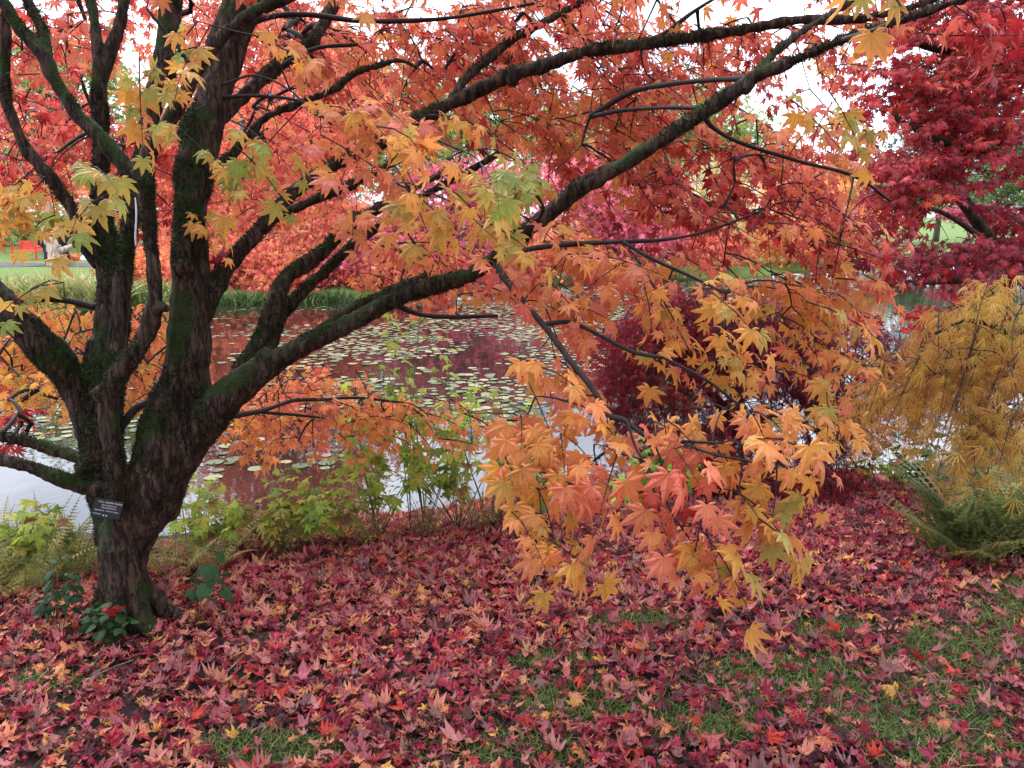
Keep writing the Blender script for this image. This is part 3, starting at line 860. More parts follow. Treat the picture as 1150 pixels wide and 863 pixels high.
for k, nm in enumerate(THICK):
    fq = quad[qo == k]; ft = tri[to == k] if len(tri) else tri
    used = np.unique(np.concatenate([fq.ravel(), ft.ravel()]))
    if not len(used): continue
    remap = np.full(nv, -1); remap[used] = np.arange(len(used))
    mb = MB(); mb.add(WV[used], remap[ft] if len(ft) else None, remap[fq])
    part = mb.build("trunk" if nm == "trunk" else "limb", M_BARK, MAPLE, smooth=True)
    if nm in LIMB_LABEL: part['label'] = LIMB_LABEL[nm]
    thr = MOSS_LIMBS[nm]
    w = np.clip((mossiness[used] - thr) * 9, 0, 1)
    area_n = len(used)
    cnt = int(area_n * 1.8)
    pick = RNG.integers(0, area_n, cnt)
    pick = pick[RNG.random(cnt) < w[pick]]
    if len(pick) > 60:
        p = WV[used][pick] + RNG.normal(0, .003, (len(pick), 3)); n = WN[used][pick]
        d = unit(n + RNG.normal(0, .6, n.shape) + np.array([0, 0, .1]))
        ln = RNG.uniform(.003, .011, len(pick))[:, None]
        sd = unit(np.cross(d, RNG.normal(size=d.shape))) * RNG.uniform(.0012, .0026, len(pick))[:, None]
        V = np.stack([p - n * .002 - sd, p - n * .002 + sd, p + d * ln], 1).reshape(-1, 3)
        ms = MB(); ms.add(V, np.arange(len(V)).reshape(-1, 3), None, tone=np.repeat(RNG.uniform(0, 1, len(pick)), 3), rad=np.tile([0, 0, 1], len(pick)), val=1.0)
        ms.build("moss", M_MOSS, part)
for c in THIN:
    pts, rad = curve_pts(c, 6, .75)
    mb = MB(); tube(mb, pts, rad, 8, True, lump=.2, seed=int(c[0][0]))
    mb.build("branch", M_TWIG, MAPLE, smooth=True)
    wood_nodes = np.concatenate([wood_nodes, pts])

# crown regions: cx, cy, rx, ry, depth from, to, cover, tone, tone spread, leaf size, droop, hang
REG = [
    # right curtain
    ("crown", 850, 370, 130, 60, 2.5, 3.0, 0.71, .64, .07, 0.058, .35, .45),
    ("crown", 910, 310, 85, 55, 2.6, 3.1, 1.2, .56, .08, 0.057, .3, .4),
    ("crown", 770, 350, 70, 40, 2.35, 2.6, 0.56, .72, .07, 0.063, .35, .5),
    ("crown", 850, 440, 110, 40, 2.4, 2.8, 0.37, .66, .07, 0.058, .4, .6),
    ("crown", 620, 300, 90, 45, 2.4, 3.0, 1.5, .50, .06, 0.060, .35, .5),
    ("crown", 720, 315, 80, 40, 2.6, 3.1, 1.3, .52, .07, 0.058, .35, .5),
    ("crown", 610, 390, 50, 55, 2.35, 2.7, 1.0, .55, .05, 0.065, .4, .7),
    ("crown", 600, 460, 45, 45, 2.2, 2.5, .8, .60, .05, 0.063, .4, .7),
    ("crown", 475, 295, 75, 32, 3.3, 4.2, 1.89, .46, .05, 0.045, .3, .4),
    # olive and salmon sprays in the middle
    ("crown", 545, 195, 90, 48, 2.15, 2.5, 1.1, .80, .08, 0.065, .35, .5),
    ("crown", 470, 150, 75, 38, 2.2, 2.7, 1.0, .60, .1, 0.065, .3, .4),
    ("crown", 605, 240, 40, 30, 2.2, 2.4, 1.0, .88, .07, 0.065, .4, .6),
    ("crown", 395, 130, 55, 45, 2.3, 2.8, .7, .66, .1, 0.063, .3, .5),
    ("crown", 290, 150, 60, 50, 2.35, 2.6, .7, .82, .08, 0.063, .4, .6),
    ("crown", 185, 80, 50, 45, 2.3, 2.6, .9, .76, .08, 0.065, .4, .6),
    ("crown", 340, 70, 50, 40, 2.4, 2.7, .45, .62, .1, 0.058, .4, .5),
    ("crown", 105, 200, 40, 26, 2.3, 2.6, .8, .88, .06, 0.063, .4, .5),
    ("crown", 250, 250, 40, 30, 2.6, 2.9, .3, .72, .1, 0.058, .4, .5),
    ("crown", 430, 215, 60, 30, 2.5, 3.0, .8, .54, .08, 0.060, .3, .4),
    # salmon top
    ("crown", 470, 70, 140, 70, 3.2, 4.4, 2.03, .40, .08, 0.045, .25, .35),
    ("crown", 640, 120, 110, 55, 3.0, 4.2, 1.94, .42, .08, 0.045, .25, .35),
    ("crown", 620, 25, 120, 35, 3.3, 4.4, 1.62, .40, .08, 0.044, .25, .35),
    ("crown", 760, 60, 110, 45, 2.9, 3.8, 1.62, .38, .08, 0.044, .25, .3),
    ("crown", 700, 195, 100, 40, 3.0, 4.0, 1.62, .34, .08, 0.044, .25, .3),
    ("crown", 840, 215, 110, 55, 2.9, 3.8, 1.82, .26, .09, 0.044, .25, .35),
    ("crown", 900, 150, 80, 40, 2.6, 3.4, .9, .40, .1, 0.048, .3, .4),
    ("crown", 930, 140, 55, 28, 2.25, 2.5, .9, .82, .08, 0.058, .35, .4),
    ("crown", 950, 230, 60, 50, 2.7, 3.3, 1.0, .28, .09, 0.048, .3, .35),
    ("crown", 985, 300, 35, 70, 2.6, 3.0, .6, .46, .2, 0.057, .3, .4),
    ("crown", 1100, 40, 55, 40, 2.3, 2.7, .9, .20, .06, 0.058, .3, .3),
    ("crown", 960, 10, 60, 18, 2.6, 3.2, 0.72, .46, .1, 0.048, .3, .3),
    # left side
    ("crown", 40, 50, 70, 55, 2.8, 3.6, 0.94, .34, .08, 0.045, .25, .4),
    ("crown", 55, 155, 80, 55, 4.2, 5.8, 2.03, .26, .07, 0.044, .2, .3),
    ("crown", 165, 200, 60, 60, 4.4, 5.8, 1.62, .27, .07, 0.044, .2, .3),
    ("crown", 34, 226, 50, 18, 2.7, 3.1, 1.3, .74, .1, 0.057, .35, .5),
    ("crown", 16, 322, 36, 10, 2.7, 3.1, 1.3, .74, .1, 0.057, .35, .5),
    ("crown", 60, 390, 110, 50, 4.2, 5.2, 2.03, .62, .08, 0.044, .3, .5),
    ("crown", 170, 400, 60, 60, 4.2, 5.4, 1.89, .60, .08, 0.044, .3, .5),
    ("crown", 30, 440, 40, 30, 3.6, 4.2, 1.08, .70, .1, 0.044, .3, .5),
    ("crown", 10, 480, 28, 22, 3.3, 3.6, 1.62, .22, .05, 0.039, .2, .3),
    # behind and under the trunk
    ("crown", 300, 190, 110, 60, 4.8, 7.0, 1.49, .40, .07, 0.044, .2, .3),
    ("crown", 350, 130, 110, 50, 4.4, 6.4, 1.35, .36, .08, 0.044, .2, .3),
    ("crown", 330, 250, 90, 40, 6.0, 8.0, 0.68, .40, .07, 0.045, .2, .3),
    ("crown", 345, 455, 90, 38, 3.4, 4.1, 2.03, .52, .06, 0.044, .25, .35),
    ("crown", 470, 470, 65, 24, 3.5, 4.1, 1.76, .58, .06, 0.044, .25, .35),
    ("crown", 285, 480, 40, 22, 3.3, 3.7, 1.22, .58, .06, 0.044, .25, .4),
    ("crown", 880, 60, 90, 40, 2.9, 3.8, 0.96, .36, .1, 0.040, .25, .3),
    ("crown", 300, 30, 90, 40, 3.2, 4.4, .9, .38, .1, 0.040, .25, .3),
    ("crown", 120, 20, 110, 40, 3.6, 4.8, .9, .36, .08, .046, .2, .3),
    ("crown", 760, 110, 90, 40, 3.0, 4.0, .8, .38, .08, .044, .25, .3),
    ("crown", 1003, -42, 30, 8, 1.0, 1.3, .5, .76, .05, 0.048, .4, .6),
    # overhead, out of view to the sides of the frame top
    ("crown", 560, -130, 620, 130, 2.6, 4.4, 0.9, .44, .1, 0.061, .2, .3),
]
# hanging sprays in front: centre of each spray, depth, tone
for (px, py, d, tn) in [(590, 505, 2.2, .58), (622, 497, 2.25, .52), (655, 488, 2.25, .50), (690, 508, 2.2, .54), (602, 533, 2.15, .60), (640, 538, 2.15, .56), (676, 545, 2.12, .55), (578, 547, 2.15, .64), (612, 566, 2.1, .60),
                        (650, 570, 2.08, .58), (592, 592, 2.1, .66), (632, 602, 2.08, .62), (662, 598, 2.05, .58), (602, 622, 2.08, .70), (592, 648, 2.08, .72), (642, 638, 2.05, .66), (690, 575, 2.1, .56),
                        (760, 558, 2.05, .42), (790, 555, 2.02, .38), (768, 600, 2.0, .44), (792, 610, 1.98, .46), (812, 588, 2.0, .52), (782, 640, 1.97, .56), (802, 652, 1.96, .64), (792, 672, 1.95, .70), (816, 676, 1.95, .74), (748, 598, 2.03, .50), (712, 632, 2.08, .84),
                        (735, 515, 2.15, .54), (770, 520, 2.1, .56), (800, 505, 2.08, .60), (832, 510, 2.05, .60), (862, 500, 2.05, .62), (890, 505, 2.08, .66), (850, 536, 2.02, .62), (886, 530, 2.02, .66), (822, 546, 2.02, .58), (870, 570, 2.0, .68), (894, 570, 2.02, .72), (852, 586, 2.0, .66), (880, 600, 1.98, .74), (870, 618, 1.98, .74), (840, 480, 2.1, .36)]:
    if (px * 7 + py) % 8 == 0: continue
    REG.append(("hang", px, py - 34, 8, 6, d - .05, d + .05, -1, tn, .05, .07, .35, .75))
trunk_axis = np.array([tree_base[0], tree_base[1]])


def crown_of(root, regions, skel, mat, twig_mat, templates, K=5, spray_len=.26, cover_k=1.0, rng=RNG, twigs=True, names=None, leaf_area=.62, pull=0.0):
    targets, meta = [], []
    for (nm, cx, cy, rx, ry, d0, d1, cov, tone, sd, size, droop, hang) in regions:
        dm = (d0 + d1) / 2
        A = math.pi * rx * ry * (dm / F) ** 2
        n = int(-cov) if cov < 0 else max(1, int(round(cover_k * cov * A / (leaf_area * size * size * (2 * K + 1)))))
        a = rng.uniform(0, 2 * np.pi, n); r_ = np.sqrt(rng.random(n))
        dd = rng.uniform(d0, d1, n)
        bx = cx + rx * r_ * np.cos(a); by = cy + ry * r_ * np.sin(a)
        for i in range(n):
            targets.append(P(bx[i], by[i], dd[i])); meta.append((nm, tone + rng.normal(0, sd), size, droop, hang))
    targets = np.array(targets)
    tw0 = MB()
    # each spray starts a little back towards the trunk from its middle
    out = targets.copy(); out[:, :2] -= trunk_axis_of(root); out[:, 2] = 0
    out = unit(out)
    hang = np.array([m[4] for m in meta])
    ax = unit(out * .7 + rng.normal(0, .45, out.shape) * np.array([1, 1, .5]) - UP * (hang * .45)[:, None] + np.array([0, -.15, 0]))
    slen = np.where(np.array([m[0] == 'hang' for m in meta]), .14, spray_len)
    start = targets - ax * slen[:, None] * .5
    inc = skel.grow(start, rng)
    ax = unit(ax + inc * .35)
    skel.draw(tw0)
    mbT = MB()
    groups = {}
    for i, m in enumerate(meta): groups.setdefault((m[0], m[3]), []).append(i)
    meshes = {}
    for (nm, droop), ids in groups.items():
        ids = np.array(ids)
        mb = meshes.setdefault(nm, MB())
        sprays(mb, mbT if twigs else None, start[ids], ax[ids], slen[ids], 3 if nm == 'hang' else K, np.array([meta[i][2] for i in ids]), np.array([meta[i][1] for i in ids]), templates, droop=droop, leaf_droop=.35 + .5 * hang[ids].mean(), rng=rng)
    for nm, mb in meshes.items():
        o_ = mb.build("crown" if nm != "hang" else "foliage", mat, root)
        if nm == "hang": o_["label"] = "golden orange spray of large leaves hanging low over the ground"
    tw0.build("branchwork", twig_mat, root, smooth=True)
    if twigs: mbT.build("twigwork", twig_mat, root)


def trunk_axis_of(root):
    return np.array(root.location)[:2]


REG_OVER = []
sk = Skeleton(wood_nodes)
crown_of(MAPLE, REG, sk, M_ACER, M_TWIG, ACER, K=4, spray_len=.21, cover_k=1.7)


# ------------------------------------------------------------------ red maple, crimson maple, golden cutleaf maple on the near bank
def limb_tree(name, label, base, limbs, mat, regions, templates, bark=M_TWIG, K=5, spray_len=.24, cover_k=1.0, parts_labels=None, leaf_area=.62, smooth=True):
    root = thing(name, label, "tree", base)
    nodes = []
    for i, c in enumerate(limbs):
        pts, rad = curve_pts(c)
        mb = MB(); tube(mb, pts, rad, 10, True, lump=.12, seed=i + 50)
        mb.build("trunk" if i == 0 else "limb", bark, root, smooth=True)
        nodes.append(pts)
    crown_of(root, regions, Skeleton(np.concatenate(nodes)), mat, bark, templates, K=K, spray_len=spray_len, cover_k=cover_k, leaf_area=leaf_area)
    return root


gb = on_ground(1149, 600)
rb = np.array([5.6, 6.6, float(ground_z(np.array([5.6]), np.array([6.6]))[0])])
RED_BASE_PX = (1290, 480, 6.6)
red_base = P(*RED_BASE_PX)
red_base[2] = min(float(ground_z(red_base[:1], red_base[1:2])[0]), red_base[2])
dred = 6.4
def toward(p): return tuple(p)
limb_tree("red_maple", "dark red maple with layered tiers of small leaves, right of the pond view", red_base,
    [[(1290, 560, 6.5, 42), (1275, 480, 6.5, 36), (1250, 400, 6.4, 32), (1235, 320, 6.4, 28), (1225, 200, 6.4, 24), (1230, 60, 6.4, 18), (1225, -60, 6.4, 12)],
     [(1248, 395, 6.4, 20), (1190, 345, 6.2, 14), (1140, 300, 6.0, 10), (1110, 268, 5.9, 7.5), (1090, 240, 5.8, 6), (1066, 210, 5.8, 5), (1040, 180, 5.7, 4)],
     [(1110, 268, 5.9, 5), (1100, 245, 5.9, 4), (1085, 222, 5.9, 3)],
     [(1130, 290, 6.0, 5), (1095, 262, 5.7, 3.5), (1060, 240, 5.6, 2.5), (1030, 232, 5.5, 2)],
     [(1230, 330, 6.4, 14), (1170, 318, 6.0, 7), (1110, 314, 5.6, 5), (1050, 316, 5.3, 4), (1000, 320, 5.1, 2.5)],
     [(1228, 240, 6.4, 14), (1170, 200, 6.1, 9), (1120, 172, 5.9, 6), (1060, 160, 5.7, 4), (1000, 130, 5.6, 2.5)],
     [(1230, 120, 6.4, 12), (1180, 90, 6.2, 8), (1120, 70, 6.0, 5), (1050, 55, 5.9, 4), (1000, 40, 5.8, 2.5)],
     [(1225, 20, 6.4, 9), (1180, -20, 6.2, 7), (1120, -40, 6.0, 5), (1060, -50, 5.9, 3)]],
    M_RED,
    [("crown", 1085, 110, 75, 60, 5.5, 6.6, 1.7, 0.60, .12, .054, .15, .12),
     ("crown", 1115, 45, 60, 45, 5.5, 6.6, 1.5, 0.74, .14, .054, .15, .12),
     ("crown", 990, 262, 55, 26, 5.0, 5.8, 1.0, 0.57, .12, .054, .15, .15),
     ("crown", 995, 210, 40, 26, 5.0, 5.8, 1.0, 0.62, .12, .054, .15, .15),
     ("crown", 1000, 50, 50, 34, 5.3, 6.2, .7, 0.67, .1, .054, .12, .1),
     ("crown", 1110, 10, 60, 30, 5.2, 6.2, 1.2, 0.72, .12, .054, .15, .12),
     ("crown", 985, 85, 45, 24, 5.3, 6.0, .9, 0.64, .1, .054, .12, .1),
     ("crown", 1060, 20, 70, 34, 5.5, 6.4, 1.2, 0.72, .12, .054, .15, .12),
     ("crown", 1020, 95, 75, 18, 5.3, 6.0, 1.1, 0.64, .1, .054, .12, .1),
     ("crown", 1000, 125, 50, 16, 5.3, 6.0, .9, 0.62, .1, .054, .12, .1),
     ("crown", 1010, 40, 60, 30, 5.6, 6.3, .5, 0.72, .1, .054, .12, .1),
     ("crown", 1095, 165, 80, 35, 5.3, 6.3, 2.0, 0.54, .12, .054, .15, .12),
     ("crown", 1020, 205, 55, 38, 5.2, 5.8, 1.4, 0.62, .14, .054, .15, .15),
     ("crown", 1000, 165, 40, 20, 5.2, 5.8, .9, 0.62, .1, .054, .12, .1),
     ("crown", 1140, 270, 45, 45, 5.6, 6.4, 1.6, 0.46, .1, .054, .15, .12),
     ("crown", 1110, 295, 70, 22, 5.2, 6.0, 1.8, 0.44, .1, .054, .15, .12),
     ("crown", 1040, 300, 60, 14, 5.0, 5.6, 1.5, 0.42, .1, .054, .15, .12),
     ("crown", 1020, 282, 60, 10, 5.0, 5.6, 1.0, 0.46, .1, .054, .15, .12),
     ("crown", 1075, 352, 60, 16, 5.4, 6.2, .9, 0.74, .1, .054, .15, .2),
     ("crown", 1120, -60, 150, 60, 5.6, 6.8, 1.0, 0.62, .1, .054, .15, .12)],
    ACER, bark=M_BARK, K=5, spray_len=.24, cover_k=2.5)

cb = on_ground(826, 560); cb[2] -= .02
limb_tree("crimson_maple", "low weeping maple with dark crimson foliage standing at the water's edge", cb,
    [[(826, 575, 5.3, 14), (822, 540, 5.3, 12), (816, 500, 5.3, 10), (828, 450, 5.25, 9), (822, 400, 5.2, 8), (815, 365, 5.2, 6)],
     [(820, 470, 5.3, 7), (790, 430, 5.2, 5), (760, 400, 5.0, 4), (730, 395, 4.9, 3)],
     [(824, 450, 5.25, 7), (860, 410, 5.2, 5), (900, 390, 5.2, 4), (940, 410, 5.1, 3)],
     [(816, 500, 5.3, 6), (860, 470, 5.1, 4), (910, 480, 5.0, 3), (950, 510, 4.95, 2)],
     [(816, 490, 5.3, 6), (780, 480, 5.1, 4), (740, 500, 5.0, 3), (715, 530, 4.95, 2)],
     [(824, 430, 5.2, 6), (835, 400, 5.5, 4), (850, 370, 5.7, 3)]],
    M_RED,
    [("crown", 800, 365, 85, 36, 4.8, 5.6, 2.0, .26, .10, .040, .5, .7),
     ("crown", 745, 385, 60, 50, 4.7, 5.4, 2.0, .42, .12, .040, .6, .8),
     ("crown", 740, 335, 30, 18, 4.9, 5.3, 1.5, .72, .08, .040, .5, .7),
     ("crown", 860, 395, 80, 45, 4.8, 5.6, 1.8, .24, .10, .040, .6, .8),
     ("crown", 715, 470, 25, 60, 4.6, 5.1, 1.2, .26, .1, .040, .8, 1.1),
     ("crown", 775, 480, 55, 60, 4.7, 5.5, .9, .24, .1, .040, .8, 1.1),
     ("crown", 905, 470, 80, 55, 4.8, 5.5, 1.15, .26, .1, .040, .8, 1.1),
     ("crown", 955, 420, 50, 60, 4.7, 5.3, 1.2, .28, .1, .040, .7, 1.0),
     ("crown", 700, 420, 40, 60, 4.7, 5.2, 1.2, .34, .1, .040, .7, 1.0),
     ("crown", 985, 400, 30, 50, 4.8, 5.3, .6, .3, .1, .040, .7, 1.0),
     ("crown", 820, 520, 70, 40, 4.6, 5.1, 1.0, .34, .1, .040, .7, .9),
     ("crown", 790, 540, 60, 30, 4.7, 5.2, 1.5, .34, .1, .040, .7, .9),
     ("crown", 930, 545, 58, 26, 4.5, 5.1, 1.9, .42, .1, .038, .6, .8),
     ("crown", 880, 560, 40, 20, 4.5, 5.0, 1.2, .36, .1, .038, .6, .8)],
    LACY, bark=M_TWIG, K=5, spray_len=.2, leaf_area=.42, cover_k=2.4)

limb_tree("cutleaf_maple", "golden threadleaf maple with a drooping dome of fine leaves", gb + np.array([.28, .15, -.02]),
    [[(1205, 640, 3.7, 26), (1200, 580, 3.7, 22), (1190, 500, 3.65, 18), (1180, 430, 3.6, 15), (1162, 390, 3.6, 8), (1140, 362, 3.6, 2)],
     [(1190, 500, 3.65, 8), (1150, 440, 3.5, 4), (1100, 410, 3.4, 2.5), (1050, 420, 3.3, 1.6)],
     [(1180, 430, 3.6, 7), (1140, 380, 3.4, 4), (1090, 360, 3.3, 2.5), (1050, 375, 3.3, 1.8)],
     [(1190, 480, 3.65, 7), (1150, 470, 3.4, 3.5), (1110, 475, 3.25, 2), (1080, 500, 3.2, 1.4)],
     [(1185, 460, 3.62, 7), (1120, 395, 3.8, 3.5), (1060, 400, 3.9, 2), (1000, 430, 4.0, 2)]],
    M_GOLD,
    [("crown", 1115, 355, 60, 38, 3.2, 3.9, 2.2, .55, .14, .078, .7, .7),
     ("crown", 1075, 390, 55, 40, 3.2, 3.8, 2.0, .50, .14, .078, .7, .8),
     ("crown", 1120, 430, 60, 50, 3.1, 3.7, 1.7, .45, .14, .078, .8, .9),
     ("crown", 1025, 425, 45, 34, 3.3, 3.9, 1.5, .40, .12, .078, .7, .9),
     ("crown", 985, 440, 46, 28, 3.5, 4.1, 1.2, .35, .12, .078, .7, .9),
     ("crown", 1085, 470, 45, 30, 3.1, 3.5, 1.2, .5, .14, .078, .9, 1.1),
     ("crown", 1120, 492, 40, 26, 3.0, 3.4, 1.2, .62, .14, .078, .9, 1.2),
     ("crown", 1180, 420, 50, 80, 3.1, 4.0, 1.4, .45, .14, .078, .8, .9)],
    THREAD, bark=M_TWIG, K=6, spray_len=.2, leaf_area=.20, cover_k=2.0)


# ------------------------------------------------------------------ plants along the bank
def frond(mb, base, d, length, width, tone, bend=.8, n=24, rng=RNG, lean=None):
    """a fern frond: arching rachis with tapering toothed pinnae on both sides"""
    d = unit(d); side = unit(np.cross(d, UP))
    t = np.linspace(0, 1, n)
    horiz = unit(np.array([d[0], d[1], 0]))
    c = base + length * (d * t[:, None] - UP * (bend * .5 * t ** 2)[:, None] + horiz * (0.25 * bend * t ** 2)[:, None])
    for i in range(1, n):
        wdt = width * math.sin(math.pi * min(1, .12 + .88 * t[i])) ** .8 * (1.15 - t[i])
        tg = unit(c[i] - c[i - 1])
        nrm = unit(np.cross(side, tg))
        for sg in (-1, 1):
            dirp = unit(side * sg + tg * .45 - UP * .25 + rng.normal(0, .06, 3))
            m = 4
            b = c[i]
            V = [b - tg * .004, b + tg * .004]; T = []
            for k in range(m):
                s0 = (k + .3) / m
                p = b + dirp * wdt * s0 - UP * .2 * wdt * s0 * s0
                hw = wdt * .14 * (1 - s0 * .8)
                j = len(V)
                V += [p - tg * hw * .3, p + tg * hw * 1.3 + dirp * wdt * .1, p + dirp * wdt * .16, p - tg * hw * 1.3 + dirp * wdt * .1]
                T += [(j, j + 2, j + 1), (j, j + 3, j + 2)]
            j = len(V); V += [b + dirp * wdt]; T += [(0, j, 1)]
            mb.add(V, T, None, tone=np.clip(tone + rng.normal(0, .08), 0, 1), rad=.5, val=rng.uniform(.8, 1.15))
    tube(mb, c, np.linspace(.003, .001, n), 4, cap=False, tone=tone * .8, rad=0, val=.8)


BANK_EXTRA = []


def fern(label, px, py, h, nf, tone, spread=1.0, group="ferns on the bank", at=None, wid=.15):
    b = on_ground(px, py) if at is None else at
    root = thing("fern", label, "fern", b, group)
    for i in range(nf):
        a = i / nf * 2 * math.pi + RNG.uniform(-.3, .3)
        mb = MB()
        d = np.array([math.cos(a) * spread, math.sin(a) * spread, RNG.uniform(1.0, 2.2)])
        frond(mb, b + d * [.02, .02, 0], d, h * RNG.uniform(.75, 1.15), h * wid * RNG.uniform(.9, 1.5), np.clip(tone + RNG.normal(0, .12), 0, 1), bend=RNG.uniform(.35, .7))
        mb.build("frond", M_FERN, root)
    return root


fern("pale yellow fern spreading left of the orange maple's trunk", 28, 668, .50, 11, .85)
fern("yellow green fern hugging the water, further left of the trunk", -18, 660, .5, 9, .7)
fern("thin upright fern against the bright water beside the trunk", 78, 655, .46, 7, .78)
fern("bright yellow green fern low at the left edge of the bank", 52, 650, .46, 12, .6)
fern("pale straw fern between the left edge and the water", 0, 640, .5, 11, .9)
fern("low green fern just left of the trunk, nearest the water", 92, 640, .36, 9, .5)
for (px_, py_, h_, t_, lab_) in [(20, 648, .30, .72, "low yellowish plant among the ferns at the far left"), (66, 640, .32, .62, "small green leafy plant among the ferns left of the trunk"), (212, 634, .34, .7, "yellow green plant at the water just right of the trunk")]:
    BANK_EXTRA.append((px_, py_, h_, 8, t_, lab_))
fern("small faded fern behind the trunk's right side", 196, 650, .42, 7, .7)
fern("low tawny fern between the trunk and the bank shrubs", 238, 642, .40, 8, .95)
# the big soft green one beneath the golden maple
fern("soft green feathery fern arching under the golden cutleaf maple", 1100, 615, .80, 15, .45, 1.1, None, wid=.26)
fern("green feathery fern against the frame under the golden maple, larger fronds", 1150, 600, .85, 14, .32, 1.0, None, wid=.26)
fern("lighter green fern fronds lowest under the golden maple", 1078, 628, .48, 10, .6, 1.3, None, wid=.3)


def leafy_plant(name, label, cat, base, stems, mat, templates, size, per, tone, group=None, stem_mat=M_GSTEM, sd=.12, top_only=.25, r=.0035, droop=.5, pair=False):
    """stems: list of (direction, length); each stem a part, leaves one part"""
    root = thing(name, label, cat, base, group)
    mbL = MB()
    for (d, ln) in stems:
        d = unit(d)
        q = RNG.normal(0, .10, 3) * ln
        t = np.linspace(0, 1, 8)[:, None]
        pts = base + d * ln * t + q * t * t - UP * .05 * ln * t * t
        mb = MB(); tube(mb, pts, np.linspace(r, r * .45, 8), 6)
        mb.build("stem", stem_mat, root, smooth=True)
        ts = top_only + (1 - top_only) * (np.arange(per) + RNG.uniform(.2, .8, per)) / per
        ids = np.clip((ts * 7).astype(int), 0, 6); fr = (ts * 7 - ids)[:, None]
        p = pts[ids] * (1 - fr) + pts[ids + 1] * fr
        for rep in ((1, -1) if pair else (1,)):
            ang = (np.arange(per) * (1.57 if pair else 2.4) + (0 if rep == 1 else math.pi) + RNG.normal(0, .3, per))
            hd = np.stack([np.cos(ang), np.sin(ang), np.zeros(per)], -1)
            sz = size * RNG.uniform(.6, 1.2, per) * (1.1 - .4 * ts)
            pd = unit(hd + UP * .5)
            lp = p + pd * sz[:, None] * .6
            w = np.array([.0008, 0, 0])
            mbL.add(np.stack([p - w, p + w, lp], 1).reshape(-1, 3), np.arange(per * 3).reshape(-1, 3), None, tone=tone * .8, rad=.2, val=.8)
            leaves(mbL, lp, hd + RNG.normal(0, .25, (per, 3)) - UP * droop * RNG.uniform(.1, 1.2, per)[:, None], UP + hd * .5 + RNG.normal(0, .3, (per, 3)), sz, np.clip(tone + RNG.normal(0, sd, per), 0, 1), templates)
    mbL.build("foliage", mat, root)
    return root


def rstems(n, h, spread=.35):
    return [(np.array([RNG.normal(0, spread), RNG.normal(0, spread), 1.0]), h * RNG.uniform(.45, 1.12)) for _ in range(n)]


BANK = [  # px of the foot, py, height m, stems, tone, label, templates
    (262, 622, .34, 9, .66, "low yellow green bramble at the left end of the bank thicket", LOBED),
    (300, 620, .36, 9, .80, "straggly yellowing plant with a few red leaves in the bank thicket", LOBED),
    (340, 618, .42, 9, .62, "bushy light green plant just left of the thicket's middle", LOBED),
    (385, 612, .46, 9, .70, "lime green broad leaved plant under the lower orange spray", LOBED),
    (425, 606, .66, 9, .58, "lime green plant with large lobed leaves beside the tallest shoot", LOBED),
    (462, 602, 1.02, 3, .60, "tallest slender shoot of the thicket with a lime green leafy tip", LOBED),
    (478, 600, .70, 9, .58, "bright green leafy plant right of the tallest shoot", LOBED),
    (515, 598, .62, 9, .66, "light green plant with yellow edged leaves before the water", LOBED),
    (552, 596, .66, 8, .72, "yellow green plant at the right end of the bank thicket", LOBED),
    (590, 590, .5, 8, .5, "mid green plant behind the hanging orange leaves", LOBED),
    (715, 585, .42, 8, .45, "green plant glimpsed between the two hanging orange sprays", LOBED),
    (748, 582, .38, 8, .34, "darker green plant glimpsed behind the red tinged hanging spray", LOBED),
]
BANK += [q + (LOBED,) for q in BANK_EXTRA]
for (px, py, h, n, tone, lab, tp) in BANK:
    leafy_plant("bank_plant", lab, "plant", on_ground(px, py), rstems((n + 1 if 395 < px < 570 else n - 2) if h < .9 else 3, h * (1.55 if 395 < px < 570 else 1.2), .34 if h < .9 else .06), M_GREEN, tp, .078, 10, tone + .05, "leafy plants on the bank", sd=.17, top_only=.35 if h < .9 else .66)
for (px, py, h, lab) in [(320, 626, .40, "dry brown stalks in front of the thicket, left clump"), (410, 616, .42, "dry tangle of brown stalks below the lime green plant"), (540, 602, .5, "dry brown stalks at the thicket's right end"), (480, 606, .36, "short brown stalks under the bright green plant")]:
    leafy_plant("dry_weed", lab, "plant", on_ground(px, py), rstems(26, h, .45), M_GREEN, OVAL, .026, 7, .97, "dry weeds on the bank", stem_mat=M_STEM, sd=.15, r=.002)
# broad dark heart leaves at the right
sb = on_ground(1040, 560)
leafy_plant("heartleaf_shrub", "dark green heart leaved shrub between the crimson and golden maples", "shrub", sb,
            [(np.array([RNG.normal(-.25, .4), RNG.normal(0, .3), 1]), RNG.uniform(.35, .62)) for _ in range(13)], M_DKGREEN, HEART, .075, 8, .62, None)
leafy_plant("bank_plant", "yellow green leafy plant beyond the low crimson skirt, against the water", "plant", on_ground(962, 545), rstems(9, .42, .35), M_GREEN, LOBED, .055, 7, .66, "leafy plants on the bank")
leafy_plant("bank_plant", "yellow green leafy plant left of the heart leaved shrub", "plant", on_ground(1005, 548), rstems(9, .36, .35), M_GREEN, LOBED, .055, 7, .72, "leafy plants on the bank")
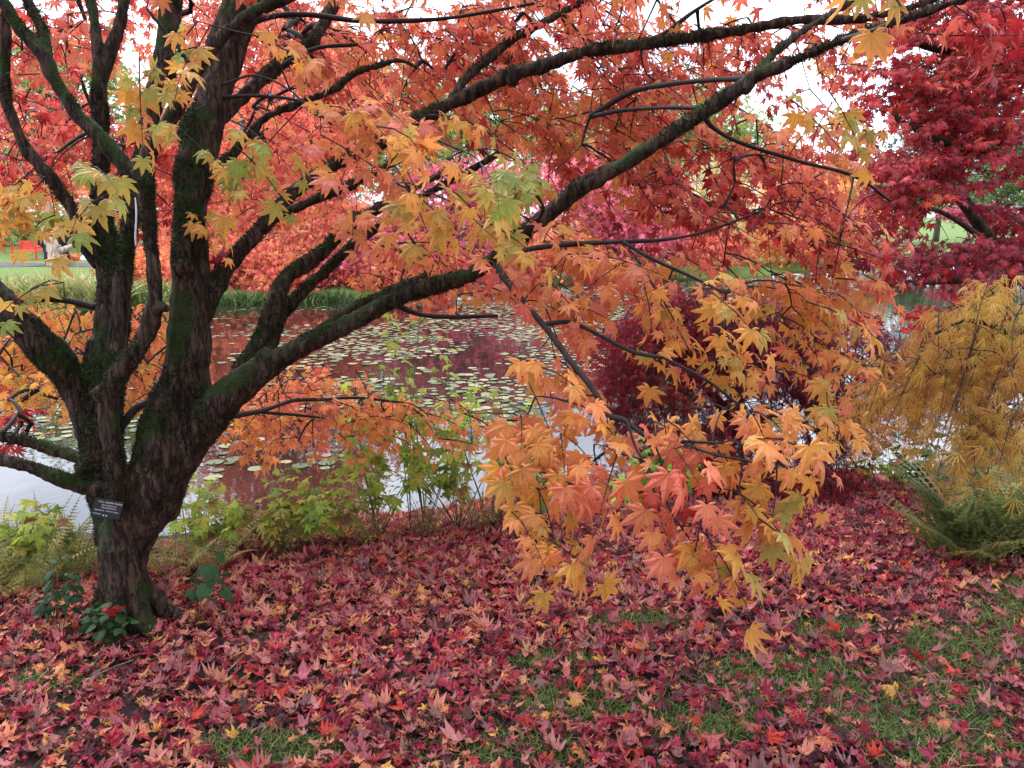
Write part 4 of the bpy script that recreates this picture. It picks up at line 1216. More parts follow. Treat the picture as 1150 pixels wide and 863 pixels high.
# dark seedlings by the trunk
leafy_plant("seedling", "dark green seedling on one thin stalk left of the maple trunk", "plant", on_ground(68, 722), [(np.array([.05, 0, 1]), .34), (np.array([.25, .1, 1]), .26), (np.array([-.15, .1, 1]), .22)], M_DKGREEN, OVAL, .065, 7, .45, None, r=.0025, top_only=.45, pair=True)
b2 = on_ground(122, 728)
leafy_plant("seedling", "round leaved green seedling in front of the maple trunk's foot", "plant", b2, [(np.array([.10, -.1, 1]), .17), (np.array([-.35, -.1, 1]), .17), (np.array([.5, -.1, 1]), .16), (np.array([.15, -.3, 1]), .12)], M_DKGREEN, HEART, .055, 4, .65, None, r=.002, top_only=.55, pair=True)
leafy_plant("seedling", "leaning seedling with big drooping dark leaves right of the maple trunk", "plant", on_ground(222, 705), [(np.array([.15, 0, 1]), .34), (np.array([.45, .1, 1]), .3), (np.array([-.1, .2, 1]), .2)], M_DKGREEN, HEART, .075, 5, .55, None, r=.0025, top_only=.5, droop=1.0)


# ------------------------------------------------------------------ far bank: trees one by one
def blob_tree(name, label, blobs, n, size, mat, tone, sd=.08, cat="tree", trunk_r=.16, group=None, bark=M_FARBARK, clump=.28, base=None, flat=1.0, dens=1.0, templ=None):
    """blobs: (px, py, rx, ry, depth) outlines of the crown masses"""
    C_, R_ = [], []
    for bl_ in blobs:
        if len(bl_) == 2:
            C_.append(bl_[0]); R_.append((bl_[1],) * 3)
            continue
        (px, py, rx, ry, d) = bl_
        C_.append(P(px, py, d)); R_.append((rx / F * d, (rx + ry) / 2 / F * d, ry / F * d))
    C_ = np.array(C_); R_ = np.array(R_)
    if base is None:
        c = C_.mean(0)
        base = np.array([c[0], c[1], 0.0])
    base = np.array(base, float)
    base[2] = float(ground_z(base[:1], base[1:2])[0])
    root = thing(name, label, cat, base, group)
    vol = (R_[:, 0] * R_[:, 2]); vol = vol / vol.sum()
    mbL = MB(); mbT = MB()
    top = C_[:, 2].max()
    tp = catmull([base - UP * .1, base + (C_[0] - base) * .35 + RNG.normal(0, .1, 3), C_[0]], 6)
    tube(mbT, tp, np.linspace(trunk_r, trunk_r * .4, len(tp)), 8, lump=.1)
    mbT.build("trunk", bark, root, smooth=True)
    mbB = MB()
    for k in range(len(C_)):
        m = max(8, int(70 * vol[k] * dens + 10))
        u = rand_unit(m); rr = RNG.random(m) ** .33
        cc = C_[k] + u * R_[k] * rr[:, None] * .92
        for q in cc[:: max(1, m // 9)]:
            st = tp[RNG.integers(len(tp) // 2, len(tp))]
            mid = (st + q) / 2 + UP * .12 * np.linalg.norm(q - st)
            tube(mbB, catmull([st, mid, q], 4), np.linspace(trunk_r * .3, trunk_r * .06, 9), 5, cap=False)
        per = max(6, int(n * vol[k] / m))
        ci = np.repeat(np.arange(m), per)
        ctone = np.clip(tone + RNG.normal(0, sd, m), 0, 1)
        cval = RNG.uniform(.75, 1.2, m)
        sig = clump * R_[k].mean()
        pos = cc[ci] + RNG.normal(0, 1, (m * per, 3)) * sig * np.array([1, 1, .62 * flat])
        d = unit(rand_unit(m * per) + unit(pos - C_[k]) * .5 - UP * .35)
        nn = UP * .8 + rand_unit(m * per) * .8 + np.array([0, -.3, 0])
        leaves(mbL, pos, d, nn, size * RNG.uniform(.65, 1.3, m * per), np.clip(ctone[ci] + RNG.normal(0, .05, m * per), 0, 1), templ or ACER_LOW, val=cval[ci] * RNG.uniform(.85, 1.15, m * per))
    mbB.build("limb", bark, root, smooth=True)
    mbL.build("crown", mat, root)
    return root


G = "trees on the far bank"
# maples close to the far water's edge
blob_tree("salmon_maple", "broad salmon pink maple on the far bank, seen between the mossy limbs", [(270, 215, 75, 60, 24), (200, 240, 60, 60, 24.5), (345, 230, 60, 60, 24), (300, 160, 60, 45, 25), (290, 290, 80, 26, 23), (250, 105, 85, 55, 26), (360, 100, 80, 55, 26.5), (300, 40, 90, 50, 27)], 24000, .17, M_FAR, .40, sd=.1, group=G)
blob_tree("pink_maple", "magenta pink maple overhanging the far water", [(500, 235, 70, 45, 24), (560, 225, 60, 42, 25), (460, 265, 55, 36, 23.5), (530, 290, 75, 30, 23.5), (400, 290, 45, 35, 23)], 9000, .15, M_PINK, .62, group=G)
blob_tree("red_pink_maple", "coral red maple on the far bank right of the pink one", [(660, 225, 65, 50, 28), (720, 245, 60, 40, 28.5), (690, 275, 70, 24, 28)], 7000, .17, M_PINK, .78, group=G)
blob_tree("cream_tree", "pale cream tree with thin yellowing leaves on the far bank", [(800, 225, 45, 50, 33), (785, 265, 45, 30, 33)], 3200, .2, M_FARG, .97, group=G)
blob_tree("peach_tree", "soft orange tree at the pond's far right bank", [(900, 225, 60, 45, 36), (955, 240, 40, 34, 37), (880, 262, 50, 24, 36)], 5000, .22, M_FAR, .6, group=G)
blob_tree("orange_maple", "orange maple low over the far left bank", [(-30, 215, 45, 34, 26), (50, 205, 55, 26, 26)], 3000, .16, M_FAR, .5, base=P(-90, 340, 24), group=G)
blob_tree("russet_maple", "russet and rose maple, small, beside the far reeds", [(230, 300, 40, 22, 22.5), (320, 312, 60, 16, 22)], 2500, .14, M_FAR, .32, group=G)
blob_tree("coral_maple", "low coral maple touching the far water below the magenta one", [(470, 305, 60, 22, 23.6), (420, 312, 40, 18, 22.8)], 3500, .13, M_FAR, .36, group=G, trunk_r=.08)
blob_tree("coral_maple", "low salmon maple at the far water's edge, middle of the bank", [(590, 285, 70, 28, 26), (650, 292, 50, 20, 26.5)], 4500, .14, M_FAR, .42, group=G, trunk_r=.08)
blob_tree("coral_maple", "low rosy maple at the far water's edge below the pale cream tree", [(740, 275, 65, 28, 30), (800, 280, 40, 18, 31)], 4500, .15, M_FAR, .32, group=G, trunk_r=.08)
blob_tree("coral_maple", "low apricot maple at the far right water's edge", [(860, 270, 60, 26, 34), (920, 276, 50, 16, 36)], 4000, .16, M_FAR, .55, group=G, trunk_r=.08)
blob_tree("coral_maple", "rust brown maple low beside the dark grass clumps", [(330, 305, 60, 22, 23), (250, 312, 40, 16, 22.5)], 3500, .13, M_FAR, .48, group=G, trunk_r=.08)
blob_tree("low_maple", "low peach coloured maple on the far bank left of the dark grass clumps", [(210, 300, 50, 26, 22.3), (160, 296, 40, 24, 22.5)], 4000, .13, M_FAR, .46, group=G, trunk_r=.07)
blob_tree("low_maple", "low dense salmon maple right behind the dark grass clumps", [(300, 296, 60, 28, 22.9), (255, 305, 40, 20, 22.7)], 4500, .13, M_FAR, .38, group=G, trunk_r=.07)
blob_tree("low_maple", "low rose maple between the dark grass clumps and the magenta maple", [(380, 300, 55, 26, 23.4), (430, 296, 40, 26, 23.8)], 4200, .13, M_PINK, .85, group=G, trunk_r=.07)
# taller trees behind
blob_tree("yellow_green_tree", "tall yellow green tree rising behind the salmon maple's left side", [(70, 120, 70, 60, 48), (25, 90, 60, 60, 50), (120, 70, 40, 45, 49), (60, 200, 90, 40, 48)], 7000, .34, M_FARG, .62, trunk_r=.3, group=G)
blob_tree("lime_tree", "tall lime green tree seen above the pink maple", [(520, 130, 90, 55, 46), (620, 150, 80, 45, 47), (450, 170, 70, 40, 46), (420, 95, 50, 40, 46)], 8000, .34, M_FARG, .60, trunk_r=.3, group=G)
blob_tree("lime_tree", "tall lime green tree seen above the coral red maple", [(760, 140, 80, 45, 50), (700, 175, 80, 40, 49), (820, 170, 60, 40, 51)], 6000, .36, M_FARG, .58, trunk_r=.3, group=G)
blob_tree("oak_tree", "dull green oak filling the gap between the lime trees and salmon maple", [(350, 160, 80, 55, 44), (280, 120, 60, 40, 45), (190, 170, 70, 60, 46)], 6000, .34, M_FARG, .42, trunk_r=.3, group=G)
blob_tree("conifer", "blue green conifer half hidden by the dark red maple", [(1070, 105, 40, 40, 70), (1070, 160, 60, 40, 70), (1065, 60, 22, 30, 70)], 4000, .4, M_FARG, .10, trunk_r=.3, group=G)
blob_tree("conifer", "slim dark conifer right of the blue green one", [(1115, 120, 36, 60, 76), (1120, 180, 50, 40, 76)], 3000, .4, M_FARG, .05, trunk_r=.3, group=G)
blob_tree("hedge_shrub", "rounded mid green shrub on the far right lawn", [(1050, 218, 50, 24, 60), (1000, 226, 40, 18, 62)], 2600, .3, M_FARG, .28, cat="shrub", group=G)
blob_tree("hedge_shrub", "green shrub mass further right behind the red maple's limb", [(1120, 218, 60, 26, 62)], 2400, .3, M_FARG, .33, cat="shrub", group=G)
blob_tree("azalea_shrub", "magenta leaved shrub on the far right lawn", [(1105, 243, 38, 8, 50), (1065, 240, 16, 6, 50)], 1600, .16, M_PINK, .4, cat="shrub", group=G)
blob_tree("orange_shrub", "little orange shrub beside the far path", [(82, 291, 6, 5, 38.5)], 160, .12, M_FAR, .5, cat="shrub", trunk_r=.03, clump=.3)
blob_tree("garden_or_shade_tree", "yellow green garden tree behind the red bench", [(75, 250, 40, 26, 52), (10, 258, 46, 26, 53), (120, 255, 40, 24, 54)], 4000, .26, M_FARG, .66, group=G)
blob_tree("birch_tree", "pale yellow tree behind the far right lawn", [(985, 215, 36, 34, 70), (930, 205, 50, 30, 72)], 2600, .36, M_FARG, .74, group=G)
blob_tree("dark_tree", "dark green tree closing the view at the far left", [(-60, 170, 80, 90, 55)], 4000, .36, M_FARG, .25, trunk_r=.3, group=G)
blob_tree("dark_tree", "dark green tree beyond the frame's right end of the lawn", [(1230, 170, 90, 80, 60)], 4000, .36, M_FARG, .25, trunk_r=.3, group=G)


# behind the viewer: unseen tall trees added to shade the near bank
for (x, y, r_, h_, lab) in [(-5.5, -3.5, 3.0, 6.0, "tall dark green tree behind the viewer, towards the maple's side"), (0.5, -5.5, 3.2, 6.5, "unseen dark green tree added for shade straight behind the viewer"), (6.5, -3.0, 3.0, 6.0, "tall dark green tree behind the viewer, towards the golden maple's side")]:
    c_ = np.array([x, y, h_])
    d_ = (c_ - CAM) @ FWD
    q_ = (c_ - CAM)
    root_ = None
    bl = []
    for k in range(5):
        o_ = RNG.normal(0, .9, 3) * [1, 1, .9]
        p_ = c_ + o_
        bl.append((p_, r_ * .8))
    blob_tree("garden_or_shade_tree", lab, bl, 5000, .34, M_FARG, .2, trunk_r=.22, base=(x, y, 0), clump=.3)

# reeds and grasses on the far bank
def grass_clump(label, px, py, h, n, tone, w=.02, spread=.35, group="grass clumps on the far bank", name="grass_clump"):
    b = on_ground(px, py)
    root = thing(name, label, "grass clump", b, group)
    mb = MB()
    o = RNG.normal(0, spread, (n, 3)) * [1, .6, 0]
    d = unit(np.stack([RNG.normal(0, .4, n), RNG.normal(0, .4, n), np.ones(n)], -1))
    ln = h * RNG.uniform(.6, 1.15, n)
    s = np.array([1, 0, 0]) * w
    for i in range(n):
        p = b + o[i]; hz = np.array([d[i, 0], d[i, 1], 0])
        q = [p + d[i] * ln[i] * t + hz * ln[i] * .8 * t * t - UP * ln[i] * .25 * t * t for t in (0, .4, .75, 1)]
        V = [q[0] - s, q[0] + s, q[1] - s, q[1] + s, q[2] - s * .6, q[2] + s * .6, q[3]]
        mb.add(V, [(0, 1, 3), (0, 3, 2), (2, 3, 5), (2, 5, 4), (4, 5, 6)], None, tone=np.clip(tone + RNG.normal(0, .15), 0, 1), rad=np.array([0, 0, .3, .3, .6, .6, 1]), val=RNG.uniform(.8, 1.15))
    mb.build("foliage", M_GRASS, root)
    return root


for (px, py, h, n, tone, lab) in [(70, 338, 1.0, 260, .9, "straw coloured reed clump on the far left bank"), (105, 342, 1.05, 260, .85, "straw and green reed clump left of the mossy stem"), (165, 340, .8, 220, .45, "greenish reed clump seen between the two main stems"),
                                  (20, 338, .9, 220, .8, "pale reed clump at the far bank's left end"), (270, 346, .62, 320, .02, "dark green grass clump drooping into the water beside the mossy limb"), (315, 344, .6, 320, .05, "dark green grass clump right of the other dark one"), (372, 340, .5, 240, .0, "shaded grass clump under the pink maple"),
                                  (600, 322, .6, 240, .5, "green grass clump beneath the coral red maple"), (760, 312, .6, 240, .75, "yellowing grass clump under the pale cream tree")]:
    grass_clump(lab, px, py, h, n, tone)


# ------------------------------------------------------------------ bench, pale trunk and walkers on the far lawn
def box(mb, c, s, rot=0.0):
    c = np.asarray(c, float); hx, hy, hz = np.asarray(s, float) / 2
    v = np.array([(x, y, z) for x in (-hx, hx) for y in (-hy, hy) for z in (-hz, hz)])
    if rot:
        ca, sa = math.cos(rot), math.sin(rot)
        v = np.stack([v[:, 0], v[:, 1] * ca - v[:, 2] * sa, v[:, 1] * sa + v[:, 2] * ca], -1)
    mb.add(v + c, None, [(0, 1, 3, 2), (4, 6, 7, 5), (0, 4, 5, 1), (2, 3, 7, 6), (0, 2, 6, 4), (1, 5, 7, 3)])


M_BENCH = plain_mat("red_bench_paint", (0.55, 0.02, 0.015), (0.62, 0.035, 0.025), 4, .45)
bp_ = on_ground(33, 292.5)
bench = thing("garden_bench", "bright red slatted garden bench on the far lawn", "bench", bp_)
bw = 1.5
def bpart(nm, boxes, lab=None):
    mb = MB()
    for c, s, r in boxes: box(mb, bp_ + np.array(c), s, r)
    o = mb.build(nm, M_BENCH, bench)
    return o
bpart("seat", [((0, -.22 + i * .11, .46), (bw, .09, .035), 0) for i in range(5)])
bpart("backrest", [((0, .30 + .05, .92), (bw, .05, .09), -.15), ((0, .26, .56), (bw, .05, .07), -.15)] + [((-bw / 2 + .1 + i * .1, .30, .74), (.05, .025, .34), -.15) for i in range(14)])
for sx in (-1, 1):
    bpart("leg", [((sx * (bw / 2 - .03), -.27, .32), (.07, .07, .64), 0)])
    bpart("leg", [((sx * (bw / 2 - .03), .28, .46), (.07, .07, .92), -.06)])
    bpart("armrest", [((sx * (bw / 2 - .03), 0, .66), (.09, .62, .05), 0)])
bench.rotation_euler = (0, 0, R(-14))

tp_ = on_ground(63.5, 299)
pale = thing("pale_tree", "pale bare tree trunk with one cut side arm beside the red bench", "tree", tp_)
dp = np.dot(tp_ - CAM, FWD)
M_PALE = bark_mat("pale_bark", (0.28, 0.21, 0.16), (0.50, 0.40, 0.33), moss=(.3, .25, .2), moss_lo=.9, scale=2)
mb = MB(); tube(mb, catmull([P(62, 301, dp), P(62, 292, dp), P(61, 284, dp), P(58.5, 276, dp), P(55, 266, dp), P(52, 250, dp), P(54, 225, dp), P(58, 200, dp)], 5), catmull([[PXF(r, dp), 0, 0] for r in (8.5, 7, 6.8, 6.5, 6, 5.5, 4.5, 3)], 5)[:, 0], 12, lump=.12)
mb.build("trunk", M_PALE, pale, smooth=True)
mb = MB(); tube(mb, catmull([P(62, 286, dp), P(67, 282.5, dp), P(74, 279.5, dp), P(80, 276, dp)], 5), np.linspace(PXF(5, dp), PXF(2.2, dp), 16), 10, lump=.1)
mb.build("limb", M_PALE, pale, smooth=True)
mb = MB()
for (a, b_) in [((54, 225), (30, 190)), ((56, 212), (85, 180)), ((58, 200), (60, 160))]:
    tube(mb, catmull([P(*a, dp), P((a[0] + b_[0]) / 2 + 3, (a[1] + b_[1]) / 2, dp), P(*b_, dp)], 5), np.linspace(.12, .04, 11), 6)
mb.build("limb", M_PALE, pale, smooth=True)

M_SKIN = plain_mat("skin", (0.45, 0.26, 0.19), (0.5, 0.3, 0.22), 5, .6)
M_BLACK = plain_mat("black_cloth", (0.012, 0.012, 0.016), (0.022, 0.022, 0.03), 20, .85)
M_NAVY = plain_mat("navy_cloth", (0.016, 0.018, 0.03), (0.03, 0.032, 0.05), 20, .85)
M_HAIR = plain_mat("hair", (0.03, 0.02, 0.014), (0.06, 0.04, 0.03), 30, .7)


def walker(label, loc, coat, trousers, heading, stride):
    root = thing("person", label, "person", loc, "walkers on the far path")
    root.rotation_euler = (0, 0, heading)
    s = stride
    def sk_obj(nm, verts, edges, rad, mat):
        me = bpy.data.meshes.new(nm)
        import bmesh
        bm = bmesh.new()
        lay = bm.verts.layers.skin.new()
        vs = []
        for i, (v, r) in enumerate(zip(verts, rad)):
            b = bm.verts.new(v); rr = r if isinstance(r, tuple) else (r, r)
            b[lay].radius = rr; b[lay].use_root = (i == 0); vs.append(b)
        for a, b in edges: bm.edges.new((vs[a], vs[b]))
        bm.to_mesh(me); bm.free()
        o = bpy.data.objects.new(nm, me); COL.objects.link(o)
        o.modifiers.new("skin", 'SKIN'); m_ = o.modifiers.new("sub", 'SUBSURF'); m_.levels = m_.render_levels = 1
        dg_ = bpy.context.evaluated_depsgraph_get(); dg_.update()
        m2 = bpy.data.meshes.new_from_object(o.evaluated_get(dg_))
        bpy.data.objects.remove(o)
        for p in m2.polygons: p.use_smooth = True
        m2.materials.clear(); m2.materials.append(mat)
        o2 = bpy.data.objects.new(nm, m2); COL.objects.link(o2); o2.parent = root
        return o2
    # body: pelvis, chest, neck, head, arms with hands, legs with feet (y = forward)
    V = [(0, 0, .95), (0, 0, 1.2), (0, 0, 1.4), (0, .01, 1.5), (0, .03, 1.6), (0, .03, 1.72),
         (.18, 0, 1.4), (.22, -s * .5, 1.13), (.22, -s * .7 + .06, .90), (.22, -s * .7 + .1, .80),
         (-.18, 0, 1.4), (-.22, s * .5, 1.13), (-.22, s * .7 + .06, .90), (-.22, s * .7 + .1, .80),
         (.09, 0, .88), (.10, s * .7, .5), (.10, s, .09), (.10, s + .16, .04),
         (-.09, 0, .88), (-.10, -s * .4, .5), (-.10, -s, .09), (-.10, -s + .16, .04)]
    E = [(0, 1), (1, 2), (2, 3), (3, 4), (4, 5), (2, 6), (6, 7), (7, 8), (8, 9), (2, 10), (10, 11), (11, 12), (12, 13), (0, 14), (14, 15), (15, 16), (16, 17), (0, 18), (18, 19), (19, 20), (20, 21)]
    Rr = [(.15, .10), (.14, .1), (.14, .09), .05, .09, .08, .055, .045, .035, .04, .055, .045, .035, .04, .08, .055, .04, .035, .08, .055, .04, .035]
    sk_obj("body", V, E, Rr, M_SKIN)
    sk_obj("coat", [V[0], V[1], V[2], (0, 0, 1.46), V[6], V[7], V[8], V[10], V[11], V[12], (0, 0, .76)], [(0, 1), (1, 2), (2, 3), (2, 4), (4, 5), (5, 6), (2, 7), (7, 8), (8, 9), (0, 10)],
           [(.19, .14), (.18, .13), (.18, .12), .08, .075, .065, .055, .075, .065, .055, (.2, .15)], coat)
    sk_obj("trousers", [V[0], V[14], V[15], V[16], V[18], V[19], V[20]], [(0, 1), (1, 2), (2, 3), (0, 4), (4, 5), (5, 6)], [(.16, .11), .1, .08, .065, .1, .08, .065], trousers)
    sk_obj("hair", [(0, .0, 1.66), (0, .01, 1.76)], [(0, 1)], [.095, .085], M_HAIR)


p1 = on_ground(74.5, 297); walker("person in a black coat walking behind the pale trunk's cut arm", p1, M_BLACK, M_BLACK, R(-80), .22)
p2 = on_ground(53.5, 297.5); walker("person in dark navy clothes half hidden left of the pale trunk", p2, M_NAVY, M_NAVY, R(80), .18)

st = on_ground(98, 292)
mb = MB()
u_, v_ = np.meshgrid(np.linspace(0, 2 * np.pi, 18, endpoint=False), np.linspace(0.02, np.pi / 2 + .4, 9))
sp = np.stack([np.sin(v_) * np.cos(u_) * .33, np.sin(v_) * np.sin(u_) * .24, np.cos(v_) * .24 + .02], -1).reshape(-1, 3)
sp *= (1 + (vnoise(sp, 5, 2) - .5) * .35)[:, None]
ii = np.arange(8)[:, None] * 18; jj = np.arange(18)[None]
mb.add(sp + st, np.stack([np.full(18, 0), np.zeros(18, int), np.zeros(18, int)], -1)[:0], np.stack([ii + jj, ii + 18 + jj, ii + 18 + (jj + 1) % 18, ii + (jj + 1) % 18], -1).reshape(-1, 4))
o = mb.build("white_stone", plain_mat("white_stone", (.6, .6, .58), (.8, .8, .78), 8, .8, .3), smooth=True, origin=st)
tag(o, "small rounded white stone on the lawn beside the far path", "stone")

# ------------------------------------------------------------------ the tree's label, hanging strip and a stuck leaf
def mesh_text(body, size, loc, rot, mat, parent, name="lettering"):
    cu = bpy.data.curves.new(name, 'FONT'); cu.body = body; cu.size = size; cu.align_x = 'CENTER'; cu.extrude = .0003
    t = bpy.data.objects.new(name, cu); COL.objects.link(t)
    dg_ = bpy.context.evaluated_depsgraph_get(); dg_.update()
    me = bpy.data.meshes.new_from_object(t.evaluated_get(dg_))
    bpy.data.objects.remove(t)
    me.materials.clear(); me.materials.append(mat)
    o = bpy.data.objects.new(name, me); COL.objects.link(o)
    o.parent = parent; o.location = loc; o.rotation_euler = rot
    return o


M_PLATE = plain_mat("black_label_plastic", (0.006, 0.006, 0.007), (0.009, 0.009, 0.01), 40, .5)
M_INK = plain_mat("engraved_white", (0.42, 0.42, 0.42), (0.5, 0.5, 0.5), 40, .6)


def surface_point(px, py):
    ray = unit(P(px, py, 1.0) - CAM)
    rel = WV - CAM
    t = rel @ ray
    off = np.linalg.norm(rel - t[:, None] * ray, axis=1)
    near = off < .012
    return CAM + ray * (t[near].min() if near.any() else 2.9)


lp_ = surface_point(124, 569)
plate = thing("plant_label", "small black label with lines of white lettering fixed to the maple trunk", "label", lp_ + np.array([0, -.022, 0]))
mb = MB()
w_, h_ = .098, .066
def rr(w, h, r, z, n=5):
    out = []
    for cx_, cy_, a0 in ((w / 2 - r, h / 2 - r, 0), (-w / 2 + r, h / 2 - r, 90), (-w / 2 + r, -h / 2 + r, 180), (w / 2 - r, -h / 2 + r, 270)):
        for k in range(n):
            a = R(a0 + 90 * k / (n - 1)); out.append((cx_ + r * math.cos(a), cy_ + r * math.sin(a), z))
    return out
fr_, bk_ = rr(w_, h_, .005, .0015), rr(w_, h_, .005, -.0015)
n_ = len(fr_)
k_ = np.arange(n_)
mb.add(fr_ + bk_ + [(0, 0, .0015), (0, 0, -.0015)], [(2 * n_, a, (a + 1) % n_) for a in range(n_)] + [(2 * n_ + 1, n_ + (a + 1) % n_, n_ + a) for a in range(n_)], np.stack([k_, k_ + n_, (k_ + 1) % n_ + n_, (k_ + 1) % n_], -1))
panel = bpy.data.objects.new("panel", mb.mesh("panel", M_PLATE)); COL.objects.link(panel); panel.parent = plate
for body, sz, x, y in [("FULL MOON MAPLE", .0092, .006, .018), ("Acer japonicum", .0078, .004, .0085), ("'Aconitifolium'", .0090, .005, -.001), ("Sapindaceae   Northern Japan", .0068, .0, -.011), ("1979.0142", .0068, -.029, -.0255)]:
    mesh_text(body, sz, (x, y, .0019), (0, 0, 0), M_INK, plate)
for x in (-.006, .004):
    m_ = MB(); a = np.linspace(0, 2 * np.pi, 10, endpoint=False)
    m_.add(np.concatenate([np.stack([np.cos(a) * .0026, np.sin(a) * .0026, np.zeros(10) + .0026], -1), np.stack([np.cos(a) * .0028, np.sin(a) * .0028, np.zeros(10) + .0012], -1), [(0, 0, .003)]]), [(20, i, (i + 1) % 10) for i in range(10)], [(i, i + 10, (i + 1) % 10 + 10, (i + 1) % 10) for i in range(10)])
    s_ = bpy.data.objects.new("screw", m_.mesh("screw", M_INK)); COL.objects.link(s_); s_.parent = plate; s_.location = (x, -.026, 0)
plate.rotation_euler = (R(66), R(15), R(10))

sp0, sp1 = P(151.5, 222, 2.70), P(153.5, 276, 2.72)
mb = MB()
for i in range(6):
    pass
ts = np.linspace(0, 1, 9)[:, None]
ctr = sp0 + (sp1 - sp0) * ts + np.stack([np.sin(ts[:, 0] * 5) * .003, np.cos(ts[:, 0] * 4) * .002, np.zeros(9)], -1)
tube(mb, ctr, np.array([.002, .003, .0032, .0032, .0032, .0032, .0032, .003, .002]), 6)
tag(mb.build("tag_strip", plain_mat("white_plastic", (.55, .54, .56), (.65, .64, .66), 10, .4), origin=sp0), "thin white plastic strip hanging beside the maple's smooth front limb", "strip")


def single_leaf(name, label, pos, d, n, size, color, tmpl, group=None):
    V, T, Rd = tmpl
    me = LEAF_MESH.get(id(tmpl[0]))
    if me is None:
        m_ = MB(); m_.add(V, T, None, rib=RIBS.get(id(Rd), 1.0)); me = m_.mesh("leaf_blade", M_FALLEN); LEAF_MESH[id(tmpl[0])] = me
    o = bpy.data.objects.new(name, me); COL.objects.link(o)
    d = unit(d); n = unit(np.asarray(n) - d * np.dot(n, d)); y = np.cross(n, d)
    from mathutils import Matrix
    o.matrix_world = Matrix(((d[0] * size, y[0] * size, n[0] * size, pos[0]), (d[1] * size, y[1] * size, n[1] * size, pos[1]), (d[2] * size, y[2] * size, n[2] * size, pos[2]), (0, 0, 0, 1)))
    o.color = (*color, 1)
    return tag(o, label, "leaf", group)


LEAF_MESH = {}
CURLED = [palmate(s + 100, sinus=.62, width=.20, curl=c * 1.3, petiole=.8, jitter=2.2, fold=.12) for s, c in enumerate([.1, .3, .55, -.2, -.45, .75, .2, -.1, .4, .95, -.7, .5])]
single_leaf("caught_leaf", "dark red leaf caught in the fork of the maple's limbs", surface_point(247, 302) + np.array([0, -.02, .02]), np.array([.1, -.1, 1.0]), np.array([0, -1, .2]), .05, (.22, .015, .03), CURLED[2])
single_leaf("caught_leaf", "red leaf hanging on the round leaved seedling at the trunk's foot", b2 + np.array([.07, -.08, .20]), np.array([-.1, -.1, -1.0]), np.array([0.2, -1, .3]), .05, (.30, .02, .025), CURLED[5])

# ------------------------------------------------------------------ grass and fallen leaves
GRASS_PATCH = [(1125, 725, 60, 50), (1085, 735, 95, 38), (885, 770, 120, 34), (645, 790, 95, 26), (800, 815, 80, 26), (1030, 800, 120, 45), (1135, 690, 50, 40), (930, 710, 60, 14), (560, 850, 110, 24), (720, 700, 60, 12), (300, 845, 90, 20), (1060, 850, 90, 30), (60, 770, 60, 12), (620, 745, 60, 12)]


def px_of(p):
    r = p - CAM
    d = r @ FWD
    return CX + F * r[:, 0] / d, CY - F * (r @ UPV) / d, d


def grass_mask(p):
    x, y, d = px_of(p)
    m = np.zeros(len(p))
    for (cx, cy, rx, ry) in GRASS_PATCH:
        q = ((x - cx) / rx) ** 2 + ((y - cy) / ry) ** 2
        m = np.maximum(m, np.clip(1.4 - q, 0, 1))
    return m * np.clip(.35 + 1.3 * vnoise(p, 3.2, 31), 0, 1)


def ground_pts(n, ymin=1.2, ymax=6.8, xpad=.3):
    y = RNG.uniform(ymin, ymax, n)
    half = y * .72 + xpad
    x = RNG.uniform(-1, 1, n) * (ymax * .72 + xpad)
    k = np.abs(x) < half
    x, y = x[k], y[k]
    return np.stack([x, y, ground_z(x, y)], -1)


gp = ground_pts(800000, 1.2, 4.6)
gm = grass_mask(gp)
gp = gp[RNG.random(len(gp)) < np.clip(gm * .62 + .008, 0, 1)]
n = len(gp)
mb = MB()
a = RNG.uniform(0, 2 * np.pi, n); lean = RNG.normal(0, .45, (n, 2)); h = RNG.uniform(.014, .042, n) * (1 + .6 * (RNG.random(n) < .1))
w = np.stack([np.cos(a), np.sin(a), np.zeros(n)], -1) * RNG.uniform(.0012, .0022, n)[:, None]
ld = np.concatenate([lean, np.ones((n, 1))], 1)
mid = gp + ld * (h * .55)[:, None]; tip = gp + np.concatenate([lean * 1.9, np.full((n, 1), .9)], 1) * h[:, None]
V = np.stack([gp - w, gp + w, mid - w * .8, mid + w * .8, tip], 1).reshape(-1, 3)
b_ = (np.arange(n) * 5)[:, None]
T = np.concatenate([b_ + [[0, 1, 3]], b_ + [[0, 3, 2]], b_ + [[2, 3, 4]]])
gt = np.clip(RNG.normal(.42, .16, n) + (RNG.random(n) < .12) * .45, 0, 1)
mb.add(V, T, None, tone=np.repeat(gt, 5), rad=np.tile([0, 0, .5, .5, 1], n), val=np.repeat(RNG.uniform(.75, 1.2, n), 5))
tag(mb.build("grass", M_GRASS), "short green grass coming through the fallen leaves", "grass", kind='stuff')

# fallen leaves: the ones that show largest are things of their own, the rest is litter
lt_ = ground_pts(170000, 1.2, 6.4)
dens = 1.0 - .84 * grass_mask(lt_)
ys_ = shore(lt_[:, 0])
dens *= np.clip((ys_ - np.where(lt_[:, 0] < -1.3, 1.25, .45) - lt_[:, 1]) / .5, 0, 1)
dens *= np.clip(.45 + vnoise(lt_, 2.6, 77) * 1.1, 0, 1)
tx_, ty_, _d = px_of(lt_)
dens *= np.where((tx_ < 330) & (ty_ > 705), .72, 1)
